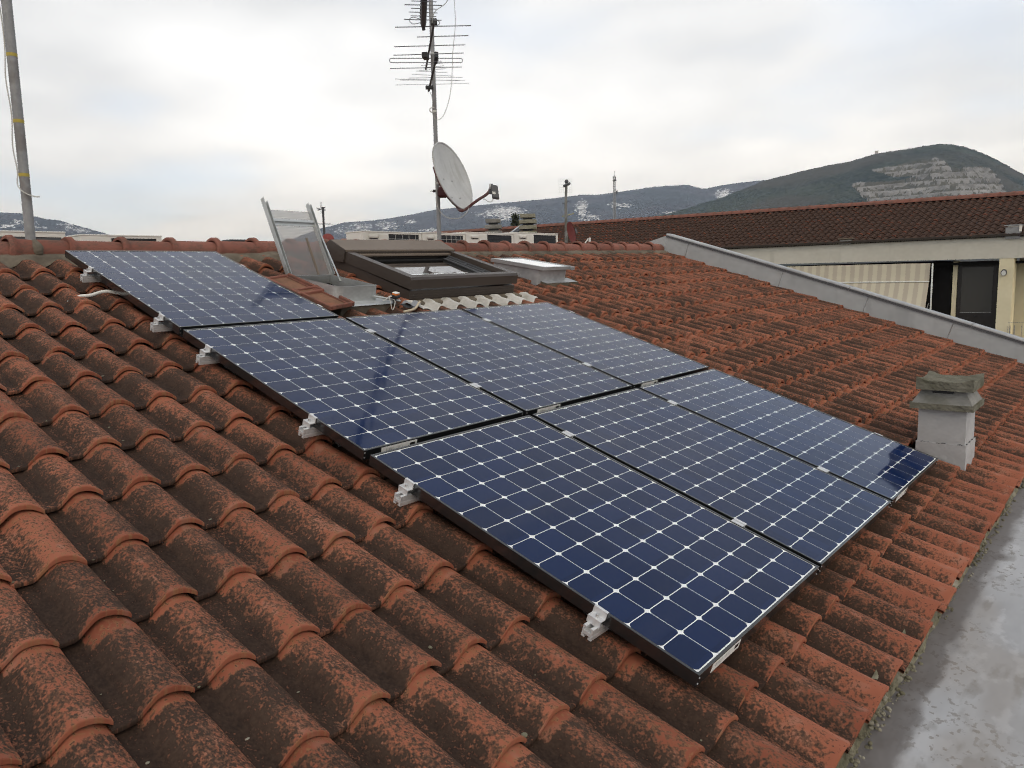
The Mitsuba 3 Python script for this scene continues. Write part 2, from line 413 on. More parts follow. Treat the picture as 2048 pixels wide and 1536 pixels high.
def profile(x):
    x = np.asarray(x, float)
    left = HT * np.sin(np.pi / 2 * np.clip((x + 0.070) / 0.070, 0, 1) ** 1.15)
    right = HT * (1 - 0.70 * (np.maximum(x, 0) / 0.079) ** 2.2)
    return np.where(x < 0, left, right) - 0.002 * np.clip((-0.07 - x) / 0.06, 0, 1)


def tile_mesh(nx, ny, seed, over=0.055, th=0.0170):
    """Roman tile: flat pan on the left, roll on the right; its lip at y = 0, its head at y = length."""
    r = np.random.default_rng(seed)
    xs = np.concatenate([np.linspace(AX, -0.072, max(3, nx // 5))[:-1], np.linspace(-0.072, 0.0, nx // 2)[:-1], np.linspace(0, 0.079, max(4, nx // 2))])
    L = EXPT + over
    ys = np.concatenate([np.linspace(L, 0.05, ny), [0.028, 0.012, 0.004]]) if ny > 4 else np.array([L, 0.12, 0.004])
    X, Y = np.meshgrid(xs, ys, indexing='ij')
    ph = r.uniform(0, 6, 4)
    Z = profile(X) - 0.156 - 0.0245 * Y / EXPT + 0.0035 * np.clip(1 - Y / 0.06, 0, 1) ** 2
    Z = Z + 0.0012 * np.sin(X * 38 + ph[0]) * np.sin(Y * 13 + ph[1]) + r.normal(0, 0.0005)
    Z = Z - 0.0022 * np.clip(1 - Y / 0.010, 0, 1) ** 1.5
    bb = 1 - Y / EXPT; aa = (X - AX) / AW
    m, uvs = MB(), []
    m.sheet(np.stack([X, Y, Z], -1)); uvs.append(np.stack([aa, bb], -1).reshape(-1, 2))
    # lip face: from the rounded edge down by the thickness
    xl = xs; zt = Z[:, -1]
    th_x = th * (0.78 + 0.30 * np.clip((profile(xl)) / HT, 0, 1))
    rows = [np.stack([xl, np.full_like(xl, 0.004), zt], -1), np.stack([xl, np.full_like(xl, 0.0), zt - 0.003], -1), np.stack([xl, np.full_like(xl, 0.0005), zt - th_x], -1)]
    g = np.stack(rows, 1); m.sheet(g)
    uvs.append(np.stack([np.repeat((xl - AX) / AW, 3), np.full(len(xl) * 3, 1.03)], -1))
    g = np.stack([rows[2], rows[2] + [0, 0.09, -0.004]], 1); m.sheet(g)
    uvs.append(np.stack([np.repeat((xl - AX) / AW, 2), np.full(len(xl) * 2, 1.03)], -1))
    # the edge of the roll that lies over the next tile
    e = np.stack([np.full_like(ys, xs[-1]), ys, Z[-1]], -1); e2 = e + [0.001, 0, -th]
    m.sheet(np.stack([e, e2], 1)); uvs.append(np.stack([np.ones(len(ys) * 2), np.repeat(1 - ys / EXPT, 2)], -1))
    v, f = m.mesh()
    return (v, f), np.vstack(uvs)


NEAR = [tile_mesh(16, 9, k) for k in range(6)]
NEARPLY = [mikit.ply(m, 'm_tile', smooth=True, uv=uv) for m, uv in NEAR]
FAR = [tile_mesh(9, 5, 20 + k) for k in range(4)]
rows = list(range(-10, 6))
tiles = []
for k in rows:
    s = S0 + k * PS if k < 5 else 5.165
    for c in range(-26, 44):
        u = U0 + c * PU
        j = rng.normal(0, 1, 6)
        skip = False
        if 2.10 < u < 3.40 and -0.15 < s < 1.22: skip = True             # roof window
        if 1.36 < u < 1.86 and 0.70 < s < 1.22: skip = True              # open hatch
        if 4.05 < u < 4.62 and 0.35 < s < 1.0: skip = True               # closed hatch
        if 3.56 < u < 3.95 and 4.80 < s < 5.1: skip = True               # chimney
        dx = 0.0
        if skip: continue
        M = MR @ shift(u + 0.0026 * j[0] + dx, -s + 0.0065 * j[1], 0.0014 * j[2] + CREST + 0.10, rz=0.012 * j[3], rx=0.007 * j[4], ry=0.014 * j[5])
        p = tr(M, np.array([0, 0.17, -0.12])) - CAM
        z = p @ FWD; x, y = p @ RIGHT / z * F + 1024, p @ DOWN / z * F + 768
        under = (0.05 < u < 1.0 and 0.3 < s < 4.7) or (1.0 < u < 3.15 and 1.95 < s < 4.75)
        seen = z > 0.3 and -60 < x < 2110 and 470 < y < 1640 and not under
        tiles.append((z if seen else 99 + z, M, int(rng.integers(0, 6))))
tiles.sort(key=lambda t: t[0])
for z, M, k in tiles[:300]:
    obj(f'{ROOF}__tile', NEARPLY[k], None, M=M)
vs, fs, us, n = [], [], [], 0
for z, M, k in tiles[300:]:
    (v, f), uv = (NEAR if z < 7.5 else FAR)[k % (6 if z < 7.5 else 4)]
    vs.append(tr(M, v)); fs.append(f + n); us.append(uv); n += len(v)
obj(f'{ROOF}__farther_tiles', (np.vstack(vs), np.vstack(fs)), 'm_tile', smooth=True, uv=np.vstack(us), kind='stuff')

# ridge tiles: half-round, each collar lying over the next
def ridge_mesh(L=0.40):
    m = MB(); N = 15
    ang = np.linspace(0.02, np.pi - 0.02, N)
    st = [(0.0, 0.022), (0.008, 0.028), (0.035, 0.029), (0.060, 0.021), (0.078, 0.006), (0.095, 0.0), (0.25, -0.002), (L, -0.008)]
    g = np.array([[[y + (0.02 * math.sin(a) if y < 0.05 else 0), -(0.098 + 0.6 * o) * math.cos(a), (0.082 + o) * math.sin(a) ** 0.85] for a in ang] for y, o in st])
    m.sheet(g)
    m.sheet(np.stack([g[0], g[0] * [1, 0.86, 0.83]], 0))
    return m.mesh()


rp = [mikit.ply(fix(ridge_mesh()), 'm_ridge', smooth=35) for _ in range(1)][0]
for k in range(-14, 25):
    u = -0.188 + 0.3636 * k
    if u > 8.5: continue
    j = rng.normal(0, 1, 4)
    M = MR @ shift(u - 0.035 + 0.004 * j[0], 0.42 + 0.006 * j[1], -0.128 + 0.003 * j[2], rz=0.012 * j[3])
    obj(f'{HOUSE}__ridge_tile', rp, None, M=M)
# mortar bed under the ridge tiles, lumpy, filling the heads of the first tiles
nu, nv = 420, 7
us_ = np.linspace(-5.6, 8.5, nu)
g = []
for u in us_:
    x = (u - U0 + 0.121) % PU - 0.121
    zt = -0.156 + float(profile(np.array([x]))[0]) - 0.02
    pr_ = [(-0.345, -0.110), (-0.325, -0.118), (-0.285, -0.122), (-0.262, -0.132), (-0.243, zt * 0.5 - 0.068), (-0.222, zt + 0.008), (-0.205, zt - 0.006)]
    g.append([[u, -(s), h] for s, h in pr_])
g = np.array(g)
g[..., 1] += 0.022 * (nfbm(g.reshape(-1, 3) * 9, octaves=4).reshape(g.shape[:2]) - 0.1)
g[..., 2] += 0.010 * nfbm(g.reshape(-1, 3) * 16 + 5, octaves=3).reshape(g.shape[:2])
b = MB(); b.sheet(g, MR)
obj(f'{HOUSE}__mortar_bed', b, 'm_mortar', smooth=True)
# mortar lump around the foot of the plain pole
m = trimesh.creation.icosphere(3, 0.075); v = m.vertices.copy(); v *= [0.62, 1.5, 0.75]; v += 0.018 * nfbm(v * 30, octaves=3)[:, None]
obj(f'{HOUSE}__mortar_lump', (v, m.faces), 'm_mortar', smooth=True, M=MR @ shift(-0.055, 0.40, -0.105))
# back slope and terrace behind the ridge
b = MB()
ry, rz_ = 0.42, -0.10
b.add([[-6, 0.38, -0.07], [8.5, 0.38, 0.07], [8.5, 1.75, -0.36], [-6, 1.75, -0.50]], [(0, 1, 2, 3)])
b.box(-6, 8.5, 1.70, 9.0, -0.60, -0.42)
obj(f'{HOUSE}__back_roof', b, 'm_ridge')
mat('m_lead', (0.085, 0.088, 0.095), 0.6, 0.3)
# parapet along the right-hand verge, with its zinc capping
def par_top(s): return 0.118 + 0.012 * (1 - ((s - 2.0) / 2.3) ** 2)
b, cp = MB(), MB()
for s0, s1 in [(-0.32 + i * 0.52, -0.32 + (i + 1) * 0.52) for i in range(11)]:
    e = 0.0012
    h0, h1 = par_top(s0), par_top(s1)
    for (Mb, x0, x1, z0, z1, d) in ((b, 8.50, 8.66, -0.5, -0.5, 0.0),):
        v = [[x0, -s0, z0], [x1, -s0, z0], [x1, -s1, z1], [x0, -s1, z1], [x0, -s0, h0], [x1, -s0, h0], [x1, -s1, h1], [x0, -s1, h1]]
        Mb.add(v, [(0, 3, 2, 1), (4, 5, 6, 7), (0, 1, 5, 4), (1, 2, 6, 5), (2, 3, 7, 6), (3, 0, 4, 7)], MR)
b2 = MB()
v = [[8.50, 0.32, -0.5], [8.66, 0.32, -0.5], [8.66, 2.6, -1.7], [8.50, 2.6, -1.7], [8.50, 0.3201, par_top(-0.32)], [8.66, 0.3201, par_top(-0.32)], [8.66, 2.6, -1.30], [8.50, 2.6, -1.30]]
b.add(v, [(0, 3, 2, 1), (4, 5, 6, 7), (0, 1, 5, 4), (1, 2, 6, 5), (2, 3, 7, 6), (3, 0, 4, 7)], MR)
obj(f'{HOUSE}__parapet', b, 'm_plaster')
s0, s1 = -0.46, 5.42
for (sa, sb) in [(-0.34, 0.98), (0.99, 2.46), (2.47, 3.94), (3.95, 5.42)]:
    c = MB()
    w = [8.478, 8.68]
    q = lambda x, s, o: [x, -s, par_top(s) + o]
    P4 = [q(w[0], sa, 0.004), q(w[1], sa, 0.004), q(w[1], sb, 0.004), q(w[0], sb, 0.004)]
    P5 = [q(w[0] + 0.004, sa, 0.022), q(w[1] - 0.004, sa, 0.014), q(w[1] - 0.004, sb, 0.014), q(w[0] + 0.004, sb, 0.022)]
    P3 = [q(w[0] + 0.001, sa, -0.006), q(w[1] - 0.001, sa, -0.006), q(w[1] - 0.001, sb, -0.006), q(w[0] + 0.001, sb, -0.006)]
    c.add(P3 + P4 + P5, [(8, 9, 10, 11), (4, 5, 9, 8), (6, 7, 11, 10), (5, 6, 10, 9), (7, 4, 8, 11), (0, 1, 5, 4), (1, 2, 6, 5), (2, 3, 7, 6), (3, 0, 4, 7)], MR)
    obj(f'{HOUSE}__capping', c, 'm_zinc')
    c = MB(); v_ = [[x, -s_, par_top(s_) + o] for x in (8.485, 8.672) for s_ in (sa, sb) for o in (-0.034, -0.0065)]; c.add(v_, [(0, 1, 3, 2), (4, 6, 7, 5), (0, 4, 5, 1), (2, 3, 7, 6), (0, 2, 6, 4)], MR); obj(f'{HOUSE}__drip_edge', c, 'm_lead')
# the seams in the parapet plaster
for s in (0.05, 1.55, 2.72, 3.75):
    c = MB(); c.box(8.4975, 8.501, -s - 0.005, -s + 0.005, -0.2, par_top(s) - 0.03, MR @ shift(0, 0, 0))
    obj(f'{HOUSE}__plaster_seam', c, 'm_mast')
# walls below
b = MB(); b.box(-6, 8.6, -4.85, 8.9, -9.4, -1.95)
obj(f'{HOUSE}__wall', b, 'm_plaster')

# the roof terrace of grey sheet at the eaves on which the photographer stands
gx, gy = np.linspace(-6, 8.52, 90), np.concatenate([np.linspace(0, 0.4, 12), np.linspace(0.46, 4.3, 22)])
g = np.zeros((len(gx), len(gy), 3))
g[..., 0] = gx[:, None]; g[..., 1] = -4.79 - gy[None]
up = np.clip(1 - gy / 0.35, 0, 1) ** 2
g[..., 2] = -1.825 + 0.012 * up[None] + 0.0095 * gx[:, None] - 0.012 * np.clip(gy - 0.3, 0, 2)[None]
g[..., 2] += 0.016 * nfbm(np.stack([g[..., 0] * 1.6, g[..., 1] * 1.6, 0 * g[..., 0]], -1).reshape(-1, 3), octaves=3).reshape(g.shape[:2])
b = MB(); b.sheet(g[:, ::-1])
k = obj('roof_terrace', b, 'm_gutter', smooth=True); labels[k] = {'label': 'pale grey weathered sheet of the flat roof edge along the eaves', 'category': 'roof terrace'}
# mortar and moss that closes the eaves
ns = 360
uu = np.linspace(-5.9, 8.4, ns); g = []
for u in uu:
    x = (u - U0 + 0.121) % PU - 0.121
    zt = -0.156 + float(profile(np.array([x]))[0]) - 0.012
    g.append([[u, -5.10, zt], [u, -5.135, zt - 0.008], [u, -5.150, (zt - 0.20) * 0.5 - 0.02], [u, -5.165, -0.205], [u, -5.195, -0.245], [u, -5.22, -0.275]])
g = np.array(g); q = g.reshape(-1, 3)
g[..., 1] += 0.060 * (nfbm(q * [7, 7, 7], octaves=4).reshape(g.shape[:2])) * np.array([0, .3, 1, 1, 1, .6]) + 0.014 * nfbm(q * 45 + 3, octaves=3).reshape(g.shape[:2]) * np.array([0, .5, 1, 1, 1, 1])
g[..., 2] += 0.02 * nfbm(q * 30 + 8, octaves=3).reshape(g.shape[:2]) * np.array([0, 0, 1, 1, 1, .5])
b = MB(); b.sheet(g, MR)
obj(f'{HOUSE}__mossy_mortar', b, 'm_moss', smooth=False, kind=None)
# lumps of moss on it
m0 = trimesh.creation.icosphere(1, 1.0); b = MB()
for _ in range(1500):
    u = rng.uniform(-3, 7.5); s = 5.150 + 0.04 * rng.random(); r = rng.uniform(0.003, 0.010)
    dens = math.sin(u * 3.1) + math.sin(u * 7.7 + 1) + rng.normal(0, .6)
    if dens < -0.3: continue
    b.add(m0.vertices * [r, r, r * 0.7] * rng.uniform(.7, 1.3, 3) + [u, -s - 0.01, -0.19 - 0.065 * rng.random()], m0.faces, MR)
obj(f'{HOUSE}__moss', b, 'm_moss', smooth=True, kind='stuff')

# litter in the channels: grit, crumbs of moss and bits of leaf
b = MB()
for _ in range(900):
    k, c_ = int(rng.integers(-10, 6)), int(rng.integers(-12, 40)); u = U0 + c_ * PU - 0.095 + 0.020 * rng.normal(); s = S0 + k * PS - PS * rng.random() ** 2.2 * 0.9 - 0.0; t_ = (S0 + k * PS - s) / PS
    if s > 5.1 or s < -0.1: continue
    r = 0.0022 * math.exp(0.55 * rng.normal()); b.add(m0.vertices * [r * 1.5, r, r * 0.6] * rng.uniform(.6, 1.4, 3) + [u, -s, -0.157 - 0.0245 * t_ + r * 0.4], m0.faces, MR)
obj(f'{HOUSE}__litter', b, 'm_moss', smooth=True, kind='stuff')

# ------------------------------------------------------------------ solar panels
PW, PL, GU, GS, FH = 1.046, 1.559, 0.0269, 0.0393, 0.046
fr = MB(); lip = 0.0105
fr.box(0, lip, -PL, 0, -FH, 0, c=0.0012); fr.box(PW - lip, PW, -PL, 0, -FH, 0, c=0.0012)
fr.box(lip, PW - lip, -lip, 0, -FH, 0, c=0.0012); fr.box(lip, PW - lip, -PL, -PL + lip, -FH, 0, c=0.0012)
FRAME = mikit.ply(fr.mesh(), 'm_frame')
bs = MB(); bs.add([[lip, -PL + lip, -.0042], [PW - lip, -PL + lip, -.0042], [PW - lip, -lip, -.0042], [lip, -lip, -.0042]], [(0, 1, 2, 3)])
bs.add([[lip, -PL + lip, -.012], [PW - lip, -PL + lip, -.012], [PW - lip, -lip, -.012], [lip, -lip, -.012]], [(3, 2, 1, 0)])
SHEET = mikit.ply(bs.mesh(), 'm_backsheet')
hc, ch = 0.06195, 0.0138                         # half a cell, and the cut of its corners
pts = []
for sx, sy in ((1, 1), (-1, 1), (-1, -1), (1, -1)):
    arc = [(hc, hc - ch), (hc - 0.0026, hc - 0.0086), (hc - 0.0053, hc - 0.0053), (hc - 0.0086, hc - 0.0026), (hc - ch, hc)]
    if sx * sy < 0: arc = arc[::-1]
    pts += [(sx * x, sy * y) for x, y in arc]
c = MB(); n = len(pts)
c.add([(x, y, 0) for x, y in pts] + [(0, 0, 0)], [(i, (i + 1) % n, n) for i in range(n)])
c.add([(x, y, 0) for x, y in pts] + [(x, y, -.0006) for x, y in pts], [(i, (i + 1) % n, n + (i + 1) % n, n + i) for i in range(n)])
cv, cf = c.mesh(); CELL = mikit.ply((cv, cf[:, ::-1] if np.cross(cv[cf[0, 1]] - cv[cf[0, 0]], cv[cf[0, 2]] - cv[cf[0, 0]])[2] < 0 else cf), 'm_cell')
st = [[0.095, -PL - 0.0006, -0.041], [0.300, -PL - 0.0006, -0.041], [0.300, -PL - 0.0006, -0.006], [0.095, -PL - 0.0006, -0.006]]
LAB = mikit.ply((np.array(st + [[x, -PL, z] for x, y, z in st]), np.array([(0, 1, 2, 3), (0, 4, 5, 1), (2, 6, 7, 3), (1, 5, 6, 2), (0, 3, 7, 4)])), 'm_sticker', uv=np.array([[0, 0], [1, 0], [1, 1], [0, 1]] * 2, float))
sc = MB()
for z in (-0.012, -0.034):
    for x in (0.006, PW - 0.006): sc.tm(trimesh.creation.cylinder(0.0028, 0.003, sections=8), shift(x, -PL - 0.001, z, rx=math.pi / 2))
SCREW = mikit.ply(sc.mesh(), 'm_screw')
where = [('single solar panel of the top row, up against the ridge', 0, 0, 0), ('solar panel at the left end of the middle row', 0, 1, 1), ('middle solar panel of the middle row', 1, 1, 1),
         ('solar panel at the right end of the middle row, below the white mortar strip', 2, 1, 1), ('nearest dark blue solar panel, at the left end of the bottom row', 0, 2, 1),
         ('middle solar panel of the bottom row', 1, 2, 0), ('solar panel at the right end of the bottom row, nearest the plastered chimney', 2, 2, 1)]
for lab, ci, ri, sticker_on in where:
    t = thing('solar_panel', lab, 'solar panel', 'solar panels on the tiled roof')
    M = MP @ shift(ci * (PW + GU), -ri * (PL + GS), 0)
    obj(f'{t}__frame', FRAME, None, M=M); obj(f'{t}__backsheet', SHEET, None, M=M)
    for j in range(12):
        for i in range(8):
            obj(f'{t}__cell', CELL, None, M=M @ shift(PW / 2 + (i - 3.5) * 0.1275, -PL / 2 - (j - 5.5) * 0.1275, -0.0034))
    if sticker_on: obj(f'{t}__nameplate', LAB, None, M=M)
    obj(f'{t}__screw', SCREW, None, M=M)

# rails with their clamps
RAILS = [('upper rail under the single top panel', 0.405, 0, 1), ('lower rail under the single top panel', 1.355, 0, 1), ('upper rail under the middle row of panels', 1.868, 1, 3),
         ('lower rail under the middle row of panels', 2.790, 1, 3), ('upper rail under the bottom row of panels', 3.448, 2, 3), ('lower rail under the bottom row of panels', 4.392, 2, 3)]
prof = [(-.02, -.090), (-.007, -.090), (-.007, -.083), (-.012, -.083), (-.012, -.078), (.012, -.078), (.012, -.083), (.007, -.083), (.007, -.090), (.02, -.090),
        (.02, -.074), (.017, -.072), (.02, -.070), (.02, -.047), (.008, -.047), (.008, -.053), (.013, -.053), (.013, -.066), (-.013, -.066), (-.013, -.053), (-.008, -.053), (-.008, -.047), (-.02, -.047),
        (-.02, -.070), (-.017, -.072), (-.02, -.074)]
ec = [(0.008, 0.0028), (-0.003, 0.0028), (-0.006, -0.021), (-0.031, -0.021), (-0.031, -0.0465), (-0.0275, -0.0465), (-0.0275, -0.0245), (-0.0012, -0.0245), (-0.0008, 0.0004), (0.008, 0.0004)]
def end_clamp_mesh(sgn):
    m = MB(); m.extrude([(x * sgn, z) for x, z in ec], -0.026, 0.026, EXT_Y)
    return fix(m.mesh())
ECL, ECR = mikit.ply(end_clamp_mesh(1), 'm_alu'), mikit.ply(end_clamp_mesh(-1), 'm_alu')
bm = MB(); bm.tm(trimesh.creation.cylinder(0.0060, 0.012, sections=14)); bm.tm(trimesh.creation.cylinder(0.0032, 0.0135, sections=6)); BOLT = mikit.ply(bm.mesh(), 'm_screw')
mc = MB(); g2 = GU / 2
mc.box(-g2 - 0.008, -0.006, -0.028, 0.028, 0.0004, 0.0035); mc.box(0.006, g2 + 0.008, -0.028, 0.028, 0.0004, 0.0035)
mc.box(-0.0062, -0.0032, -0.028, 0.028, -0.014, 0.0035); mc.box(0.0032, 0.0062, -0.028, 0.028, -0.014, 0.0035); mc.box(-0.006, 0.006, -0.028, 0.028, -0.016, -0.0135)
MCL = mikit.ply(mc.mesh(), 'm_alu')
for lab, s, ri, n in RAILS:
    t = thing('mounting_rail', 'bright aluminium ' + lab, 'mounting rail', 'aluminium rails under the panels')
    W = n * PW + (n - 1) * GU
    m = MB(); m.extrude(prof, -0.052, W + 0.052, EXT_U); obj(f'{t}__profile', fix(m.mesh()), 'm_alu', M=MP @ shift(0, -s, 0))
    a = obj(f'{t}__end_clamp', ECL, None, M=MP @ shift(0, -s, 0)); obj(f'{a}__bolt', BOLT, None, M=MP @ shift(-0.017, -s, -0.015))
    a = obj(f'{t}__end_clamp', ECR, None, M=MP @ shift(W, -s, 0)); obj(f'{a}__bolt', BOLT, None, M=MP @ shift(W + 0.017, -s, -0.015))
    for i in range(1, n):
        a = obj(f'{t}__middle_clamp', MCL, None, M=MP @ shift(i * (PW + GU) - g2, -s, 0)); obj(f'{a}__bolt', BOLT, None, M=MP @ shift(i * (PW + GU) - g2, -s, -0.009))
    # roof hooks that carry the rail
    for i in range(n + 1):
        hk = MB(); hk.box(-0.016, 0.016, -0.004, 0.004, -0.17, -0.088); hk.box(-0.016, 0.016, -0.004, 0.16, -0.160, -0.154)
        obj(f'{t}__hook', hk, 'm_screw', M=MP @ shift(0.16 + i * (W - 0.32) / n, -s - 0.026, 0))
# white conduit that comes out from under the top panel
ptsc = [R_(u, s, h) for u, s, h in [(-0.20, 0.600, -0.155), (-0.17, 0.612, -0.135), (-0.14, 0.624, -0.112), (-0.10, 0.640, -0.105), (-0.05, 0.640, -0.092), (0.0, 0.645, -0.082), (0.06, 0.668, -0.090), (0.14, 0.70, -0.095), (0.3, 0.72, -0.09)]]
from scipy.interpolate import CubicSpline
def spline(p, n=40):
    p = np.asarray(p, float); t = np.r_[0, np.cumsum(np.linalg.norm(np.diff(p, axis=0), axis=1))]
    return CubicSpline(t, p)(np.linspace(0, t[-1], n))
m = MB(); m.tube(spline(ptsc), 0.0105, 10)
one('conduit', m, 'm_pvc', 'white plastic conduit lying across the tiles into the shade of the top panel', 'conduit', smooth=40)

# ------------------------------------------------------------------ the brown roof window
W = thing('roof_window', 'large brown metal roof window with a shutter hood and white panels behind its glass', 'roof window')
u0, u1 = 2.065, 3.355
def side(ua, ub):
    m = MB()
    pr = [(0.262, -0.040), (1.095, -0.024), (1.092, 0.050), (1.080, 0.070), (0.262, 0.051)]
    m.extrude([(-s, h) for s, h in pr], ua, ub, EXT_U); return fix(m.mesh())
obj(f'{W}__side_cover', side(u0, u0 + 0.075), 'm_brown', M=MR); obj(f'{W}__side_cover', side(u1 - 0.075, u1), 'm_brown', M=MR)
m = MB(); m.extrude([(-1.005, -0.02), (-1.005, 0.062), (-1.020, 0.069), (-1.078, 0.069), (-1.093, 0.052), (-1.093, -0.024)], u0 + 0.076, u1 - 0.076, EXT_U)
obj(f'{W}__bottom_cover', fix(m.mesh()), 'm_brown', M=MR)
m = MB(); m.box(u0 + 0.012, u1 - 0.012, -1.083, 0.02, -0.125, -0.042)
for k in range(3): m.box(u0 + 0.008, u1 - 0.008, -1.0875 - 0.0004 * k, -1.083, -0.060 - k * 0.022, -0.052 - k * 0.022)
obj(f'{W}__flashing', m, 'm_brown', M=MR)
hp = [(0.085, -0.075), (0.020, -0.060), (-0.004, -0.020), (-0.006, 0.028), (0.008, 0.062), (0.040, 0.094), (0.052, 0.096), (0.258, 0.064), (0.260, 0.050), (0.258, -0.040)]
m = MB(); m.extrude([(-s, h) for s, h in hp], u0 - 0.014, u1 + 0.004, EXT_U)
obj(f'{W}__side_plate', fix(m.mesh()), 'm_brown', M=MR)
m = MB(); hp2 = [(0.262, 0.052), (0.262, 0.067), (0.046, 0.0995), (0.004, 0.062), (-0.008, 0.030), (-0.008, 0.0), (-0.005, 0.0), (-0.004, 0.028), (0.010, 0.060), (0.044, 0.0965), (0.2585, 0.0645), (0.2585, 0.052)]
m.extrude([(-s, h) for s, h in hp2], u0 - 0.005, u1 - 0.004, EXT_U)
obj(f'{W}__hood', fix(m.mesh()), 'm_hood_lit', M=MR)
m = MB(); m.box(u0 + 0.08, u1 - 0.08, -0.300, -0.262, 0.018, 0.034, c=0.002)
obj(f'{W}__guide_strip', m, 'm_hood_lit', M=MR)
# sash inside the opening, its rails and the glass
m = MB()
m.box(u0 + 0.075, u0 + 0.095, -1.005, -0.262, -0.10, 0.030); m.box(u1 - 0.20, u1 - 0.075, -1.005, -0.262, -0.10, -0.006)
m.box(u0 + 0.095, u1 - 0.20, -0.330, -0.262, -0.10, -0.012)
obj(f'{W}__sash', m, 'm_rubber', M=MR)
m = MB(); m.box(u1 - 0.165, u1 - 0.150, -1.00, -0.33, -0.006, 0.010); m.box(u1 - 0.120, u1 - 0.112, -1.00, -0.30, -0.006, 0.022); m.box(u1 - 0.20, u1 - 0.185, -1.00, -0.33, -0.006, 0.004)
for s in (0.55, 0.78): m.box(u1 - 0.150, u1 - 0.120, -s - 0.02, -s, -0.006, 0.014)
obj(f'{W}__shutter_rail', m, 'm_lnb', M=MR)
m = MB(); m.box(u0 + 0.095, u1 - 0.20, -1.004, -0.330, -0.075, -0.070); obj(f'{W}__blind', m, 'm_streaked_backing', M=MR)  # sheet under the glass that carries its painted dirt and reflection
for ua, ub in ((u0 + 0.10, u0 + 0.53), (u0 + 0.60, u1 - 0.205)):
    m = MB(); m.box(ua, ub, -1.002, -0.665, -0.068, -0.040); obj(f'{W}__white_panel', m, 'm_whitepanel', M=MR)
m = MB(); m.box(u0 + 0.53, u0 + 0.60, -1.001, -0.64, -0.068, -0.038); obj(f'{W}__divider', m, 'm_greypost', M=MR)
m = MB(); m.sheet(np.array([[[u, -s, -0.016] for s in (0.325, 1.006)] for u in (u0 + 0.094, u1 - 0.195)])); obj(f'{W}__glass', m, 'm_pane', M=MR)
# mortar kerb and whitewashed mortar on the tiles below it
m = MB(); m.box(u0 + 0.03, u1 + 0.05, -1.16, -1.05, -0.30, -0.118, c=0.008)
obj(f'{W}__mortar_kerb', m, 'm_mortar', M=MR)
us_ = np.linspace(2.015, 3.46, 150); ss_ = np.linspace(1.105, 1.36, 26); g = np.zeros((150, 26, 3))
for i, u in enumerate(us_):
    x = (u - U0 + 0.121) % PU - 0.121
    z = float(profile(np.array([x]))[0])
    kcol = int(round((u - U0 - x) / PU)); e = 1.325 + 0.022 * math.sin(kcol * 2.4) + 0.035 * (z / HT - 0.5) * -1
    sv = 1.105 + (e - 1.105) * (ss_ - 1.105) / 0.255
    g[i] = np.stack([np.full(26, u), -sv, -0.156 + z - 0.0245 * (1.4376 - sv) / PS + 0.013 + 0.012 * np.exp(-((sv - 1.15) / 0.03) ** 2) - 0.009 * np.clip((sv - e + 0.012) / 0.012, 0, 1)], -1)
q = g.reshape(-1, 3)
g[..., 2] += 0.007 * nfbm(q * 26, octaves=4).reshape(g.shape[:2]); g[..., 1] += 0.010 * nfbm(q * 18 + 4, octaves=3).reshape(g.shape[:2])
m = MB(); m.sheet(g[:, ::-1], MR)
one('mortar_strip', m, 'm_whitewash', 'lumpy whitewashed mortar over the tiles along the foot of the brown roof window', 'mortar strip', smooth=True)

# ------------------------------------------------------------------ open roof hatch
Hh = thing('open_roof_hatch', 'galvanised roof hatch with its wired glass lid standing open', 'roof hatch')
def ring(ua, ub, sa, sb, r, n=7):
    out = []
    for (cx, cy, a0) in ((ub - r[0], sa + r[0], -90), (ub - r[1], sb - r[1], 0), (ua + r[2], sb - r[2], 90), (ua + r[3], sa + r[3], 180)):
        rr = {(-90): r[0], 0: r[1], 90: r[2], 180: r[3]}[a0]
        for k in range(n):
            a = math.radians(a0 + 90 * k / (n - 1)); out.append((cx + rr * math.cos(a), cy + rr * math.sin(a)))
    return np.array(out)
def curb(ua, ub, sa, sb, r, h_b, h_f, base, flare=0.0):
    p = ring(ua, ub, sa, sb, r); t = (p[:, 1] - sa) / (sb - sa); top = h_b + (h_f - h_b) * t
    cx = np.array([(ua + ub) / 2, (sa + sb) / 2]); loops = []
    for fr_, off in ((0, 0), (0.5, 0.0), (0.97, 0.0), (1.0, 0.0025), (1.0, -0.0025), (0.6, -0.0025), (0.0, -0.0025)):
        d = p - cx; d = d / np.linalg.norm(d, axis=1, keepdims=True)
        q = p + d * (off + flare * (1 - fr_) ** 2)
        loops.append(np.stack([q[:, 0], -q[:, 1], base + (top - base) * fr_ + (0.003 if abs(off) > 0 and fr_ == 1 else 0)], -1))
    g = np.array(loops); g = np.concatenate([g, g[:, :1]], 1)
    m = MB(); m.sheet(g); return m
m = curb(1.385, 1.735, 0.53, 1.09, (0.01, 0.012, 0.07, 0.02), -0.062, 0.022, -0.135, flare=0.02)
obj(f'{Hh}__curb', m, 'm_galv', smooth=40, M=MR)
m = MB(); g = np.array([[[u, -s, -0.088 + (-0.012 if s < 1.06 else 0) - 0.35 * max(0, s - 1.165)] for s in (0.98, 1.06, 1.10, 1.165, 1.185)] for u in (1.36, 1.45, 1.6, 1.75, 1.865)]); m.sheet(g)
obj(f'{Hh}__apron', m, 'm_galv', M=MR)
m = MB(); m.box(1.37, 1.375, -1.085, -0.56, -0.13, -0.075); obj(f'{Hh}__side_flange', m, 'm_galv', M=MR)
